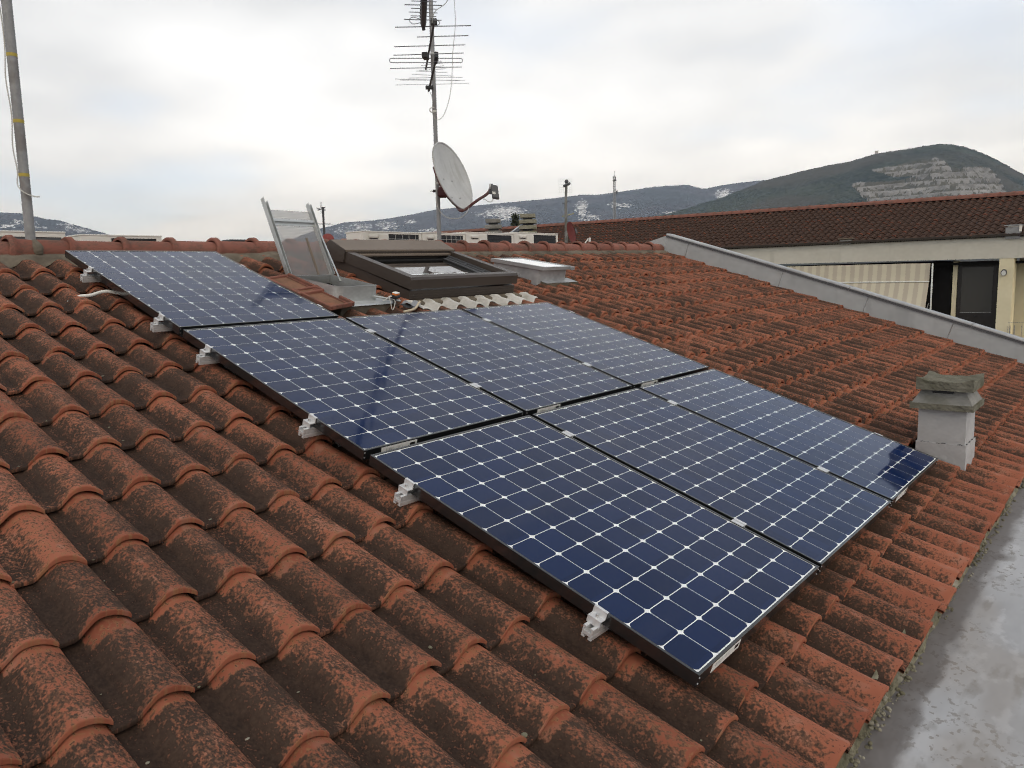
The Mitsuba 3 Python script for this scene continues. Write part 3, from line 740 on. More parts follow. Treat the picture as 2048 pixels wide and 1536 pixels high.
m = MB(); v = trimesh.creation.box((0.50, 0.24, 0.13)); v = v.subdivide().subdivide().subdivide().subdivide(); vv = v.vertices * [1, 1, 1] + [1.615, -1.055, -0.160]; vv += 0.008 * nfbm(vv * 25, octaves=3)[:, None] * [1, 1, 0.6]
obj(f'{Hh}__mortar_base', (vv, v.faces), 'm_mortar', smooth=35, M=MR)
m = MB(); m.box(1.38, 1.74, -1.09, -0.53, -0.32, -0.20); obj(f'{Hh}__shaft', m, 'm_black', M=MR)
# the lid: bottom corners at the back of the curb, top corners leaning back
bl, br, tl, tr_ = (np.array(a) for a in ((1.355, -0.50, -0.066), (1.785, -0.50, -0.080), (1.360, -0.10, 0.372), (1.812, -0.10, 0.350)))
ey = (tl - bl); Lh = np.linalg.norm(ey); ey /= Lh; ex = br - bl; Wd = np.linalg.norm(ex); ex = ex - ey * (ex @ ey); ex /= np.linalg.norm(ex); ez = np.cross(ex, ey)
ML = np.eye(4); ML[:3, 0], ML[:3, 1], ML[:3, 2], ML[:3, 3] = ex, ey, ez, bl; ML = MR @ ML
for x0 in (0.0, Wd - 0.030):
    m = MB(); m.box(x0, x0 + 0.003, 0, Lh + (0.06 if x0 == 0 else 0.035), -0.012, 0.030); m.box(x0 + 0.027, x0 + 0.030, 0, Lh + 0.03, -0.012, 0.026); m.box(x0 + 0.003, x0 + 0.027, 0, Lh + 0.02, -0.012, -0.009)
    obj(f'{Hh}__lid_rail', m, 'm_galv', M=ML)
m = MB(); m.box(0.03, Wd - 0.03, Lh * 0.765, Lh * 0.80, 0.0, 0.022); m.box(0.03, Wd - 0.03, Lh * 0.72, Lh * 0.765, 0.0, 0.003)
obj(f'{Hh}__cross_bar', m, 'm_galv', M=ML)
m = MB(); m.add([[0.03, 0.0, -0.004], [Wd - 0.03, 0.0, -0.004], [Wd - 0.03, Lh * 0.95, -0.004], [0.03, Lh * 0.95, -0.004]], [(0, 1, 2, 3)]); obj(f'{Hh}__wired_glass', m, 'm_wiredpane', M=ML)
m = MB()
for k in range(44): m.box(0.03, Wd - 0.03, Lh * 0.945 * k / 43, Lh * 0.945 * k / 43 + 0.0016, -0.0060, -0.0044)
for k in range(30): m.box(0.032 + (Wd - 0.066) * k / 29, 0.0330 + (Wd - 0.066) * k / 29, 0, Lh * 0.945, -0.0056, -0.0046)
obj(f'{Hh}__wire_mesh', m, 'm_mast', M=ML, kind='stuff')
m = MB(); m.box(Wd * 0.66, Wd * 0.70, 0.0, Lh * 0.55, -0.003, 0.001); obj(f'{Hh}__rust_strip', m, 'm_wood', M=ML)
m = MB(); p0, p1 = np.array([1.795, -0.17, 0.275]), np.array([1.735, -0.66, -0.075])
for a, b_ in ((p0, p1),):
    d = b_ - a; L_ = np.linalg.norm(d); d /= L_; e = np.cross(d, [0, 1, 0.4]); e /= np.linalg.norm(e); k_ = np.cross(d, e); MM = np.eye(4); MM[:3, 0], MM[:3, 1], MM[:3, 2], MM[:3, 3] = e, d, k_, a
    m.box(-0.010, 0.010, 0, L_, -0.0015, 0.0015, MM)
    for t in (0.35, 0.7, 0.97): m.tm(trimesh.creation.cylinder(0.003, 0.006, sections=8), MM @ shift(0, L_ * t, 0))
obj(f'{Hh}__stay', m, 'm_galv', M=MR)

# ------------------------------------------------------------------ closed roof hatch
K = thing('closed_roof_hatch', 'small galvanised roof hatch with its glazed lid closed, right of the brown window', 'roof hatch')
obj(f'{K}__curb', curb(4.005, 4.435, 0.215, 0.845, (0.01, 0.012, 0.05, 0.02), -0.085, 0.010, -0.15, 0.015), 'm_zinc', smooth=40, M=MR)
MK = MR @ shift(3.985, -0.19, -0.052, rx=-math.atan(0.1 / 0.68))
m = MB(); m.box(0, 0.03, -0.69, 0, -0.030, 0.006); m.box(0.455, 0.485, -0.73, 0, -0.030, 0.006); m.box(0.03, 0.455, -0.03, 0, -0.030, 0.006); m.box(0.03, 0.455, -0.685, -0.655, -0.030, 0.001)
obj(f'{K}__lid_frame', m, 'm_zinc', M=MK)
m = MB(); m.box(0.03, 0.455, -0.655, -0.03, -0.006, -0.002); obj(f'{K}__pane', m, 'm_whitepanel', M=MK)
m = MB(); g = np.array([[[u, -s, -0.098 - 0.02 * (s < 0.8)] for s in (0.70, 0.80, 0.85, 0.93)] for u in (4.03, 4.2, 4.4, 4.55)]); m.sheet(g); obj(f'{K}__apron', m, 'm_zinc', M=MR)
v = trimesh.creation.box((0.54, 0.22, 0.10)).subdivide().subdivide().subdivide().subdivide(); vv = v.vertices + [4.30, -0.825, -0.152]; vv += 0.008 * nfbm(vv * 25, octaves=3)[:, None] * [1, 1, 0.5]
obj(f'{K}__mortar_base', (vv, v.faces), 'm_mortar', smooth=35, M=MR)

# ------------------------------------------------------------------ loose tiles lying upside down, the connector, scraps
def loose_tile(lab, M):
    t = thing('loose_tile', lab, 'roof tile')
    m = MB(); Lt, Wt = 0.40, 0.23
    m.box(0.012, Wt - 0.012, 0.012, Lt - 0.012, 0.0, 0.010)
    obj(f'{t}__slab', m, 'm_tile_old', M=M)
    m = MB(); m.box(0, 0.018, 0, Lt, 0, 0.034, c=0.005); m.box(Wt - 0.018, Wt, 0, Lt, 0, 0.034, c=0.005); m.box(0.018, Wt - 0.018, 0, 0.018, 0, 0.034, c=0.005); m.box(0.018, Wt - 0.018, Lt - 0.016, Lt, 0, 0.026, c=0.004)
    m.box(0.034, 0.044, 0.02, Lt - 0.02, 0.010, 0.020, c=0.003); m.box(Wt - 0.044, Wt - 0.034, 0.02, Lt - 0.02, 0.010, 0.020, c=0.003)
    obj(f'{t}__rim', m, 'm_ridge', M=M)
mat('m_tile_old', rough_noise((0.12, 0.075, 0.05), (0.26, 0.13, 0.085), 14, (0.30, 0.10, 0.06)), 0.9, 0.15, bump=(nbump(70), 0.004))
loose_tile('loose tile lying upside down against the open hatch, the one farther up the slope', MR @ shift(1.165, -0.955, -0.088, rz=0.10, ry=-0.06, rx=0.02))
loose_tile('loose tile lying upside down beside the open hatch, the one farther down the slope', MR @ shift(1.215, -1.250, -0.092, rz=0.12, ry=-0.05, rx=0.03))
G = thing('connector_box', 'small orange and black box with white cables lying on the hatch apron', 'connector')
c0 = np.array([1.835, -1.195, -0.075])
m = MB(); m.box(-0.034, 0.034, -0.026, 0.026, 0.028, 0.052, c=0.006); obj(f'{G}__base', m, 'm_black', M=MR @ shift(*c0, rz=0.3))
m = MB(); m.box(-0.026, 0.026, -0.019, 0.019, 0.050, 0.066, c=0.003); obj(f'{G}__cover', m, 'm_orange', M=MR @ shift(*c0, rz=0.3))
m = MB(); m.box(-0.027, 0.027, -0.020, 0.020, 0.0655, 0.070, c=0.002); obj(f'{G}__lid', m, 'm_pvc', M=MR @ shift(*c0, rz=0.3))
m = MB(); m.box(-0.010, 0.006, -0.010, 0.012, -0.02, 0.029); obj(f'{G}__post', m, 'm_lnb', M=MR @ shift(*c0, rz=0.3))
m = MB(); m.tube(spline(tr(MR, c0 + np.array([[-0.03, 0, 0.04], [-0.06, -0.005, 0.035], [-0.052, -0.02, -0.01], [-0.035, -0.03, -0.055], [-0.018, -0.025, -0.03], [-0.03, -0.01, 0.02]]))), 0.0032, 7)
m.tube(spline(tr(MR, c0 + np.array([[-0.03, 0.004, 0.044], [-0.055, 0.01, 0.035], [-0.075, 0.02, 0.01], [-0.09, 0.03, 0.0]]))), 0.0032, 7); obj(f'{G}__cable', m, 'm_pvc', smooth=True)
m = MB(); m.tube([tr(MR, [1.69, -1.115, -0.052]), tr(MR, [1.74, -1.14, -0.056]), tr(MR, [1.88, -1.205, -0.070])], 0.009, 10)
one('metal_tube', m, 'm_galv', 'short grey metal tube lying on the apron of the open hatch beside the connector', 'tube', smooth=40)
g = np.array([[[u, -s, -0.098 + 0.022 * math.sin(u * 60 + s * 20) + 0.018 * float(nfbm(np.array([[u * 30, s * 30, 1.0]]), octaves=2)[0])] for s in np.linspace(1.205, 1.30, 12)] for u in np.linspace(1.895, 2.02, 14)])
m = MB(); m.sheet(g, MR); one('crumpled_sheet', m, 'm_zinc', 'crumpled piece of silvery sheet tucked under a tile by the mortar strip', 'sheet')
m = MB(); m.tube(spline([tr(MR, a) for a in ((2.025, -1.265, -0.066), (1.98, -1.295, -0.082), (1.92, -1.330, -0.094), (1.85, -1.352, -0.098), (1.79, -1.36, -0.100))]), 0.0095, 9)
one('hose', m, 'm_beige', 'short beige hose end lying on the tiles below the crumpled sheet', 'hose', smooth=True)
m = MB(); m.sheet(np.array([[[u, -s, -0.085 + 0.03 * (u - 1.80)] for s in (1.235, 1.33)] for u in (1.845, 1.925)]), MR); one('dark_slate', m, 'm_black', 'small dark plate standing behind the tile under the connector', 'plate')

# ------------------------------------------------------------------ plastered chimney
Ck = thing('plastered_chimney', 'square plastered chimney with a concrete cap at the right end of the panels', 'chimney')
X0, X1, Y0, Y1 = 3.571, 3.875, -4.604, -4.330
def rough_box(x0, x1, y0, y1, z0, z1, amp, f, lev=5):
    v = trimesh.creation.box((x1 - x0, y1 - y0, z1 - z0))
    for _ in range(lev): v = v.subdivide()
    vv = v.vertices + [(x0 + x1) / 2, (y0 + y1) / 2, (z0 + z1) / 2]
    return vv + amp * nfbm(vv * f, octaves=3)[:, None] * np.sign(v.vertices) * (np.abs(v.vertices) > np.array([(x1 - x0), (y1 - y0), (z1 - z0)]) / 2 - 1e-6), v.faces
obj(f'{Ck}__shaft', rough_box(X0, X1, Y0, Y1, -1.43, -1.20, 0.004, 20), 'm_shaft', smooth=40)
obj(f'{Ck}__plinth', rough_box(X0 - 0.007, X1 + 0.007, Y0 - 0.007, Y1 + 0.007, -1.75, -1.433, 0.006, 22), 'm_shaft', smooth=40)
obj(f'{Ck}__lower_cap', rough_box(X0 - 0.05, X1 + 0.02, Y0 - 0.045, Y1 + 0.045, -1.200, -1.166, 0.004, 25), 'm_capstone', smooth=30)
v = np.array([(X0 - 0.044, Y0 - 0.038), (X1 + 0.016, Y0 - 0.038), (X1 + 0.016, Y1 + 0.038), (X0 - 0.044, Y1 + 0.038)]); w = np.array([(X0 + 0.004, Y0 + 0.016), (X1 - 0.026, Y0 + 0.016), (X1 - 0.026, Y1 - 0.016), (X0 + 0.004, Y1 - 0.016)])
nn = trimesh.Trimesh(vertices=[(*a, -1.166) for a in v] + [(*a, -1.070) for a in w]).convex_hull
from manifold3d import Manifold, Mesh as MMesh
def man(t): return Manifold(MMesh(np.asarray(t.vertices, np.float32), np.asarray(t.faces, np.uint32)))
neck = man(nn)
cut = man(trimesh.creation.box((0.09, 0.155, 0.085), shift(X0 - 0.018, (Y0 + Y1) / 2 + 0.004, -1.105, ry=0.0)))
cut2 = man(trimesh.creation.box((0.17, 0.09, 0.085), shift((X0 + X1) / 2, Y0 - 0.016, -1.105)))
cut3 = man(trimesh.creation.box((0.30, 0.12, 0.03), shift(X0 + 0.12, (Y0 + Y1) / 2, -1.083)))
neck = neck - cut3
mm = neck.to_mesh(); obj(f'{Ck}__neck', (np.array(mm.vert_properties[:, :3]), np.array(mm.tri_verts)), 'm_concrete')
obj(f'{Ck}__vent_slot', MB().box(X0 - 0.0075, X0 + 0.03, (Y0 + Y1) / 2 - 0.062, (Y0 + Y1) / 2 + 0.062, -1.098, -1.0705), 'm_black')
vt, ft = rough_box(X0 - 0.06, X1 - 0.005, Y0 - 0.040, Y1 + 0.010, -1.070, -1.020, 0.005, 22)
top = vt[:, 2] > -1.03; cx, cy = X0 + 0.12, (Y0 + Y1) / 2 - 0.012
q = np.maximum(np.abs(vt[:, 0] - cx) / 0.185, np.abs(vt[:, 1] - cy) / 0.162); dg = np.minimum(np.abs(np.abs(vt[:, 0] - cx) / 0.185 - np.abs(vt[:, 1] - cy) / 0.162), 1)
vt[top, 2] += (0.030 * np.clip(q - 0.35, 0, 1) * np.exp(-(dg[top] / 0.22) ** 2) if False else (0.030 * np.clip(q[top] - 0.2, 0, 1) * np.exp(-(dg[top] / 0.25) ** 2) + 0.006 * nfbm(vt[top] * 40, octaves=3)))
obj(f'{Ck}__top_cap', (vt, ft), 'm_capstone', smooth=30)
# the crack round the shaft
ck = MB(); ys = np.linspace(Y0 - 0.008, Y1 + 0.008, 30); ck.tube([[X0 - 0.0065, y, -1.4325 + 0.004 * math.sin(y * 60) + 0.003 * math.sin(y * 141)] for y in ys], 0.0028, 5); xs_ = np.linspace(X0 - 0.006, X1, 20)
ck.tube([[x, Y0 - 0.0065, -1.431 + 0.004 * math.sin(x * 70)] for x in xs_], 0.0028, 5)
obj(f'{Ck}__crack', ck, 'm_darkrod')

# ------------------------------------------------------------------ poles, aerials and the satellite dish
YM = 0.48
top, bot = at_y(858.6, -75, YM), at_y(879.5, 500, YM)
def on_mast(py): t = (py - 500) / (-75 - 500); return bot + (top - bot) * t
A = thing('antenna_mast', 'tall grey mast on the ridge that carries the aerials and the pale dish', 'mast')
m = MB(); m.tube([bot, top], 0.0225, 16); obj(f'{A}__tube', m, 'm_mast', smooth=40)
for py in (216, 290, 362, 102):
    c = on_mast(py); d = (top - bot) / np.linalg.norm(top - bot); m = MB(); m.tube([c - d * 0.011, c + d * 0.011], 0.0245, 16); obj(f'{A}__tape_band', m, 'm_tape', smooth=40)
m = MB(); v = trimesh.creation.icosphere(2, 0.05); m.add(v.vertices * [1.2, 1.2, 0.5] + on_mast(488), v.faces); obj(f'{A}__foot', m, 'm_rubber', smooth=True)
LB = thing('plain_pole', 'bare grey pole with yellow tape bands standing on the ridge at the left edge', 'pole')
b0, b1 = at_y(63, 496, 0.444), at_y(3.5, -90, 0.444)
m = MB(); m.tube([b0, b1], 0.0315, 18); obj(f'{LB}__tube', m, 'm_mast', smooth=40)
lp = lambda py: b0 + (b1 - b0) * (py - 496) / (-90 - 496)
dl = (b1 - b0) / np.linalg.norm(b1 - b0)
for py in (104, 236, 345): m = MB(); m.tube([lp(py) - dl * 0.011, lp(py) + dl * 0.011], 0.0328, 18); obj(f'{LB}__tape_band', m, 'm_yellow', smooth=40)
side_ = lambda py, o, q=0.0: lp(py) + RIGHT * o - FWD * (0.012 + q)
m = MB(); m.tube(spline([side_(-80, -0.036), side_(40, -0.036), side_(104, -0.038), side_(150, -0.050), side_(190, -0.042), side_(236, -0.037), side_(290, -0.050), side_(320, -0.040), side_(345, -0.036), side_(366, -0.032, .02), side_(380, 0.0, .035), side_(388, 0.04, .02), side_(390, 0.10)], 70), 0.0042, 7); obj(f'{LB}__cable', m, 'm_tape', smooth=True)

# VHF aerial: horizontal boom pointing away from the camera
up_ = np.array([0, 0, 1.0]); hf = np.array([FWD[0], FWD[1], 0]); hf /= np.linalg.norm(hf); hr = np.array([RIGHT[0], RIGHT[1], 0]); hr /= np.linalg.norm(hr)
def aerial(name, lab, rods, r, boom_r, boom_m, rod_m, closed=None):
    """rods: (px left, px right, py left, py right, distance)"""
    t = thing(name, lab, 'aerial')
    mids = []
    for xl, xr, yl, yr, D in rods:
        a, c = at_d(xl, yl, D), at_d(xr, yr, D); mids.append((a + c) / 2)
        m = MB(); m.tube([a, c], r, 6); obj(f'{t}__rod', m, rod_m, smooth=True)
    return t, mids
H0 = 2.45
def dist(py): return H0 / ((553 - py) / F)
rods = [(790, 942, 54.5, 51), (834, 937, 74, 71), (788, 931, 93.5, 89.5), (787, 927, 110.5, 106), (780, 924, 137, 134)]
t, mids = aerial('vhf_aerial', 'large aerial with long thin rods and a folded loop on the tall mast', [(xl, xr, a, c, dist((a + c) / 2)) for xl, xr, a, c in rods], 0.0045, 0.01, 'm_darkrod', 'm_rod')
m = MB(); m.tube([at_d(868, 46, dist(46)), at_d(851.5, 139, dist(139))], 0.0105, 8); obj(f'{t}__boom', m, 'm_darkrod', smooth=40)
D = dist(122); hx, hy = np.array(at_d(783, 121, D)), np.array(at_d(921, 121, D)); lr = (hy - hx) / np.linalg.norm(hy - hx)
lo = []
for a in np.linspace(-90, 90, 9): lo.append(hy + lr * 0.022 * math.cos(math.radians(a)) + up_ * 0.022 * math.sin(math.radians(a)))
for a in np.linspace(90, 270, 9): lo.append(hx + lr * 0.022 * math.cos(math.radians(a)) + up_ * 0.022 * math.sin(math.radians(a)))
lo.append(lo[0]); m = MB(); m.tube(lo, 0.0045, 6, caps=False); obj(f'{t}__folded_dipole', m, 'm_rod', smooth=True)
m = MB(); c = at_d(853, 112, 8.2); m.box(-0.05, 0.05, -0.03, 0.03, -0.028, 0.028, shift(*(c - RIGHT * 0.01), rz=0.6), c=0.006); obj(f'{t}__bracket', m, 'm_black')
m = MB(); c = at_d(872, 112, 8.35); m.box(-0.02, 0.02, -0.02, 0.02, -0.05, 0.04, shift(*c), c=0.005); obj(f'{t}__dipole_box', m, 'm_black')
# log-periodic aerial lower on the mast: its rods grow longer away from the camera, and it tips down at the back
rods = [(846, 884, 126, 122), (842, 886, 131, 126), (840, 888, 136, 131.5), (838, 891, 141, 137.5), (833, 895, 142, 145.5), (823, 907, 149, 152), (817, 925, 156, 154.5), (800, 917, 160, 160.5), (790, 930, 158, 161.5), (791, 938, 170, 167)]
t, mids = aerial('log_periodic_aerial', 'fan-shaped aerial of very thin rods below the loop aerial on the mast', [(xl, xr, a, c, 7.75 + 0.11 * i) for i, (xl, xr, a, c) in enumerate(rods)], 0.0025, 0.01, 'm_darkrod', 'm_rod')
m = MB(); m.tube([at_d(873, 114, 7.75), at_d(857.5, 182, 8.7)], 0.0115, 8); m.tube([at_d(873, 112, 7.75), at_d(871, 126, 7.80)], 0.020, 8); obj(f'{t}__boom', m, 'm_black', smooth=40)
m = MB(); m.box(-.03, .05, -.02, .02, -.018, .018, shift(*at_d(857, 175, 8.3), rz=-0.8), c=0.005); obj(f'{t}__bracket', m, 'm_black')
# UHF aerial at the top with many short rods, partly above the frame
t = thing('uhf_aerial', 'aerial with many short rods and thick boom at the top of the mast', 'aerial')
for i in range(11):
    py = 40 - 7.4 * i; D = 7.3 + 0.10 * i * 0 - 0.07 * i
    w = (38, 27, 29, 27)[i % 4]; cx = 846.5 + 0.15 * i
    m = MB(); m.tube([at_d(cx - w + (2 if i % 2 else 0), py - 1.2, D), at_d(cx + w - 1, py + 0.6, D)], 0.0036 if i % 4 else 0.0042, 6); obj(f'{t}__rod', m, 'm_rod', smooth=True)
for i in range(9):
    py = 33 - 6.2 * i; m = MB(); c = at_d(846 + 0.4 * i, py, 7.28 - 0.06 * i); m.tube([c - RIGHT * 0.030, c + RIGHT * 0.030], 0.012, 7); obj(f'{t}__insulator', m, 'm_black', smooth=30)
m = MB(); m.tube([at_d(846.5, 48, 7.36), at_d(850, -40, 6.7)], 0.028, 8); obj(f'{t}__boom', m, 'm_lnb', smooth=40)
m = MB(); m.tube([at_d(845.5, 46, 7.36), at_d(847.5, 60, 7.4)], 0.016, 8); obj(f'{t}__end_cap', m, 'm_lnb', smooth=40)
D = 7.45; lo = []
for (x, y) in ((848, 38), (835, 36.5), (822, 35.5), (818.5, 40), (822, 46), (836, 46.5), (848, 46)): lo.append(at_d(x, y, D))
m = MB(); m.tube(spline(lo, 26), 0.0035, 6); lo = [at_d(x, y, D) for (x, y) in ((868, 51), (876, 50), (879.5, 46), (877, 42), (872, 42))]; m.tube(spline(lo, 16), 0.0035, 6); obj(f'{t}__folded_dipole', m, 'm_rod', smooth=True)
m = MB(); m.box(-.035, .03, -.025, .025, -.03, .03, shift(*at_d(868, 44, 7.95), rz=-0.8), c=0.006); obj(f'{t}__bracket', m, 'm_black')
# loose coaxial cables
def wire(name, lab, pts, r=0.0035, mm='m_cable'):
    m = MB(); m.tube(spline(pts, 60), r, 6); return one(name, m, mm, lab, 'cable', smooth=True)
wire('aerial_cable', 'thin loose cable hanging in a long loop to the right of the mast', [at_d(x, y, d) for x, y, d in ((906, -30, 8.1), (909, 10, 8.1), (910.5, 50, 8.05), (906, 100, 8.0), (904, 150, 7.95), (900, 190, 7.95), (892, 220, 7.98), (884, 235, 8.02), (876, 240, 8.05), (869, 237, 8.08), (865.5, 228, 8.06), (865, 205, 8.06), (860.5, 185, 8.06))], 0.0030)
wire('aerial_cable', 'short cable arching from the top aerial to the right of the mast', [at_d(x, y, 7.8) for x, y in ((898, -10), (893, 4), (882, 14), (871, 22), (866, 34), (864, 46))], 0.0034)
m = MB(); m.tube(spline([at_d(x, y, d) for x, y, d in ((868, 217, 7.98), (862, 216, 7.95), (859.5, 219, 7.95), (861, 223, 7.96), (867, 222, 7.98))], 20), 0.006, 6); one('cable_coil', m, 'm_tape', 'small coil of cable taped to the mast half way up', 'cable', smooth=True)
m = MB(); m.tube(spline([at_d(x, y, d) for x, y, d in ((869, 290, 8.02), (867.5, 330, 8.0), (870, 345, 8.0), (872, 380, 8.0), (873, 400, 7.98), (877, 418, 7.93), (889, 432, 7.9), (905, 437.5, 7.85), (922, 435, 7.85), (934, 424, 7.85), (937.5, 416, 7.9))], 60), 0.0035, 6); one('dish_cable', m, 'm_cable', 'pale cable sagging below the dish from its arm to the mast', 'cable', smooth=True)

# dish: a shallow offset bowl tilted away
Dz = 8.02
def cam_pt(px, py, z): return CAM + ray(px, py) * z
Dk = thing('satellite_dish', 'pale grey satellite dish with maroon rim and arm on the tall mast', 'satellite dish')
cd = cam_pt(906.0, 352, Dz)
mj = (RIGHT * 0.315 + DOWN * 0.949); nc = RIGHT * 0.846 - DOWN * 0.285 - FWD * 0.45; nc /= np.linalg.norm(nc)
mj = mj - nc * (mj @ nc); mj /= np.linalg.norm(mj); mn = np.cross(nc, mj)
MD = np.eye(4); MD[:3, 0], MD[:3, 1], MD[:3, 2], MD[:3, 3] = mn, mj, nc, cd
ra, rb, dep = 0.345, 0.372, 0.050
rr, aa = np.linspace(0, 1, 14), np.linspace(0, 2 * np.pi, 73)
g = np.array([[[ra * r * math.cos(a), rb * r * math.sin(a), -dep * (1 - r * r)] for a in aa] for r in rr])
m = MB(); m.sheet(g); obj(f'{Dk}__bowl', m, 'm_dish', smooth=True, M=MD)
g2_ = g - [0, 0, 0.006]; m = MB(); m.sheet(g2_[:, ::-1]); obj(f'{Dk}__back', m, 'm_dish', smooth=True, M=MD)
m = MB(); m.tube([[ra * math.cos(a), rb * math.sin(a), 0.0] for a in aa], 0.008, 8, caps=False); obj(f'{Dk}__rim', m, 'm_dish', smooth=True, M=MD)
m = MB(); m.tube([[0.985 * ra * math.cos(a), 0.985 * rb * math.sin(a), -0.016] for a in np.linspace(math.radians(72), math.radians(190), 50)], 0.009, 8); obj(f'{Dk}__rim_band', m, 'm_maroon', smooth=True, M=MD)
bm2 = MB()
for x, y in ((892.7, 356), (911, 359), (906, 393), (924, 395)):
    d = ray(x, y); q = np.linalg.inv(MD)
    o, dd = tr(q, CAM), q[:3, :3] @ d; k = -o[2] / dd[2]; P0 = o + dd * k; r2 = (P0[0] / ra) ** 2 + (P0[1] / rb) ** 2
    bm2.tm(trimesh.creation.cylinder(0.006, 0.008, sections=8), shift(P0[0], P0[1], -dep * (1 - r2) + 0.004))
obj(f'{Dk}__bolt', bm2, 'm_darkrod', M=MD)
m = MB(); c = cam_pt(885, 385, 8.10); m.box(-0.05, 0.045, -0.045, 0.045, -0.05, 0.05, np.block([[np.stack([RIGHT, FWD, -DOWN], 1), c[:, None]], [np.zeros((1, 3)), np.ones((1, 1))]]), c=0.01); obj(f'{Dk}__mount', m, 'm_maroon')
m = MB(); m.tube([cam_pt(861, 382.5, 8.02), cam_pt(872, 382, 8.08)], 0.004, 6); m.tube([cam_pt(866, 382, 8.05), cam_pt(872, 382, 8.05)], 0.014, 8); obj(f'{Dk}__clamp_bolt', m, 'm_black')
arm = spline([cam_pt(x, y, z) for x, y, z in ((913, 411, 8.03), (916, 417, 7.98), (923, 421.5, 7.94), (932, 418, 7.92), (945, 408, 7.90), (962, 396, 7.87), (976, 386, 7.85), (980, 378, 7.84))], 30)
m = MB(); m.tube(arm, 0.0155, 10); obj(f'{Dk}__arm', m, 'm_maroon', smooth=40)
LN = f'{Dk}__receiver'
c = cam_pt(989.5, 384.5, 7.83); ML2 = np.eye(4); ML2[:3, :3] = np.stack([RIGHT * 0.985 - DOWN * -0.12, FWD, -DOWN * 0.985 - RIGHT * 0.13], 1); ML2[:3, 3] = c
m = MB(); m.box(-0.036, 0.040, -0.035, 0.035, -0.068, 0.070, c=0.008, M=ML2); m.tube([cam_pt(981, 373, 7.83), cam_pt(986, 372.5, 7.83)], 0.026, 14); m.tube([cam_pt(982, 372, 7.83), cam_pt(980, 388, 7.84)], 0.016, 8); obj(LN, m, 'm_lnb')
m = MB(); m.tube([cam_pt(978.3, 373.3, 7.83), cam_pt(982, 373, 7.83)], 0.030, 16); obj(f'{LN}__cap', m, 'm_dish', smooth=40)
m = MB(); m.box(-0.028, 0.008, -0.0365, -0.0352, -0.030, -0.004, M=ML2); obj(f'{LN}__label', m, 'm_tape')
m = MB(); m.tube(spline([cam_pt(x, y, 7.82) for x, y in ((986, 397), (984, 402), (979, 404), (973, 401), (966, 398))], 20), 0.0035, 6); obj(f'{LN}__cable', m, 'm_cable', smooth=True)

# ------------------------------------------------------------------ air conditioner units behind the ridge
def ac_unit(lab, x0, x1, ztop, variant):
    t = thing('air_conditioner', lab, 'air conditioner', 'outdoor air conditioner units behind the ridge')
    yf, dp = 2.0, 0.32; w = x1 - x0; h = ztop + 0.42
    M = shift(x0, yf, -0.42)
    m = MB(); m.box(0, w, 0.012, dp, 0, h - 0.014, c=0.006); obj(f'{t}__casing', m, 'm_casing', M=M)
    m = MB(); m.box(-0.006, w + 0.006, -0.004, dp + 0.006, h - 0.014, h, c=0.004); obj(f'{t}__lid', m, 'm_casing', M=M)
    if variant == 'windows':
        ops = [(0.02, 0.22), (0.26, 0.50), (0.52, 0.70), (0.735, 0.965)]
        m = MB(); prev = 0.0
        for a, b_ in ops: m.box(prev * w, a * w, 0, 0.012, 0, h - 0.016); prev = b_
        m.box(prev * w, w, 0, 0.012, 0, h - 0.016); m.box(0, w, 0.001, 0.012, h - 0.05, h - 0.016); obj(f'{t}__front', m, 'm_casing', M=M)
        for a, b_ in ops: m = MB(); m.box(a * w, b_ * w, 0.008, 0.0118, 0.02, h - 0.05); obj(f'{t}__grille', m, 'm_fin', M=M)
        return
    ga, gb = (0.42 if variant != 'left' else 0.36) * w, (0.955 if variant != 'left' else 0.93) * w
    m = MB(); m.box(0, ga, 0, 0.012, 0, h - 0.016, c=0.003); m.box(gb, w, 0, 0.012, 0, h - 0.016, c=0.003); m.box(ga, gb, 0.001, 0.012, h - 0.032, h - 0.016); obj(f'{t}__front', m, 'm_casing', M=M)
    m = MB(); m.box(ga, gb, 0.0085, 0.0118, 0.02, h - 0.032); obj(f'{t}__grille', m, 'm_grille', M=M)
    m = MB()
    for k in range(24): m.box(ga, gb, 0.003, 0.0085, h - 0.045 - k * 0.022, h - 0.043 - k * 0.022)
    obj(f'{t}__fins', m, 'm_fin', M=M, kind='stuff')
    if variant in ('wire',):
        m = MB()
        for k in range(1, 5): x = ga + (gb - ga) * k / 4.6; m.box(x, x + 0.005, -0.006, -0.001, 0.02, h - 0.04)
        for k in range(5): m.box(ga, gb, -0.0058, -0.0012, h - 0.095 - k * 0.11, h - 0.090 - k * 0.11)
        obj(f'{t}__wire_guard', m, 'm_wire', M=M)
    if variant in ('wire', 'handle'):
        m = MB(); m.box(ga * 0.62, ga * 1.0, -0.012, 0.0, h - 0.32, h - 0.035, c=0.004); obj(f'{t}__service_panel', m, 'm_casing', M=M)
    if variant == 'handle' or variant == 'wire':
        m = MB(); m.box(0.10 * w, 0.25 * w, -0.016, 0.0, h - 0.085, h - 0.045, c=0.012); obj(f'{t}__handle', m, 'm_casing', M=M)
        m = MB(); m.box(0.11 * w, 0.24 * w, -0.0105, 0.0, h - 0.096, h - 0.086); obj(f'{t}__handle_recess', m, 'm_black', M=M)
        m = MB(); m.box(0.30 * w, 0.33 * w, -0.004, 0.0, h - 0.20, h - 0.045); obj(f'{t}__side_vent', m, 'm_mossy', M=M)
ac_unit('cream air conditioner with a row of dark openings behind the bare pole', -0.20, 0.720, 0.257, 'windows')
ac_unit('cream air conditioner with one long dark grille between the pole and the open hatch', 0.846, 1.585, 0.240, 'left')
ac_unit('leftmost air conditioner of the row behind the brown window, its grille behind a wire guard', 4.060, 5.050, 0.350, 'wire')
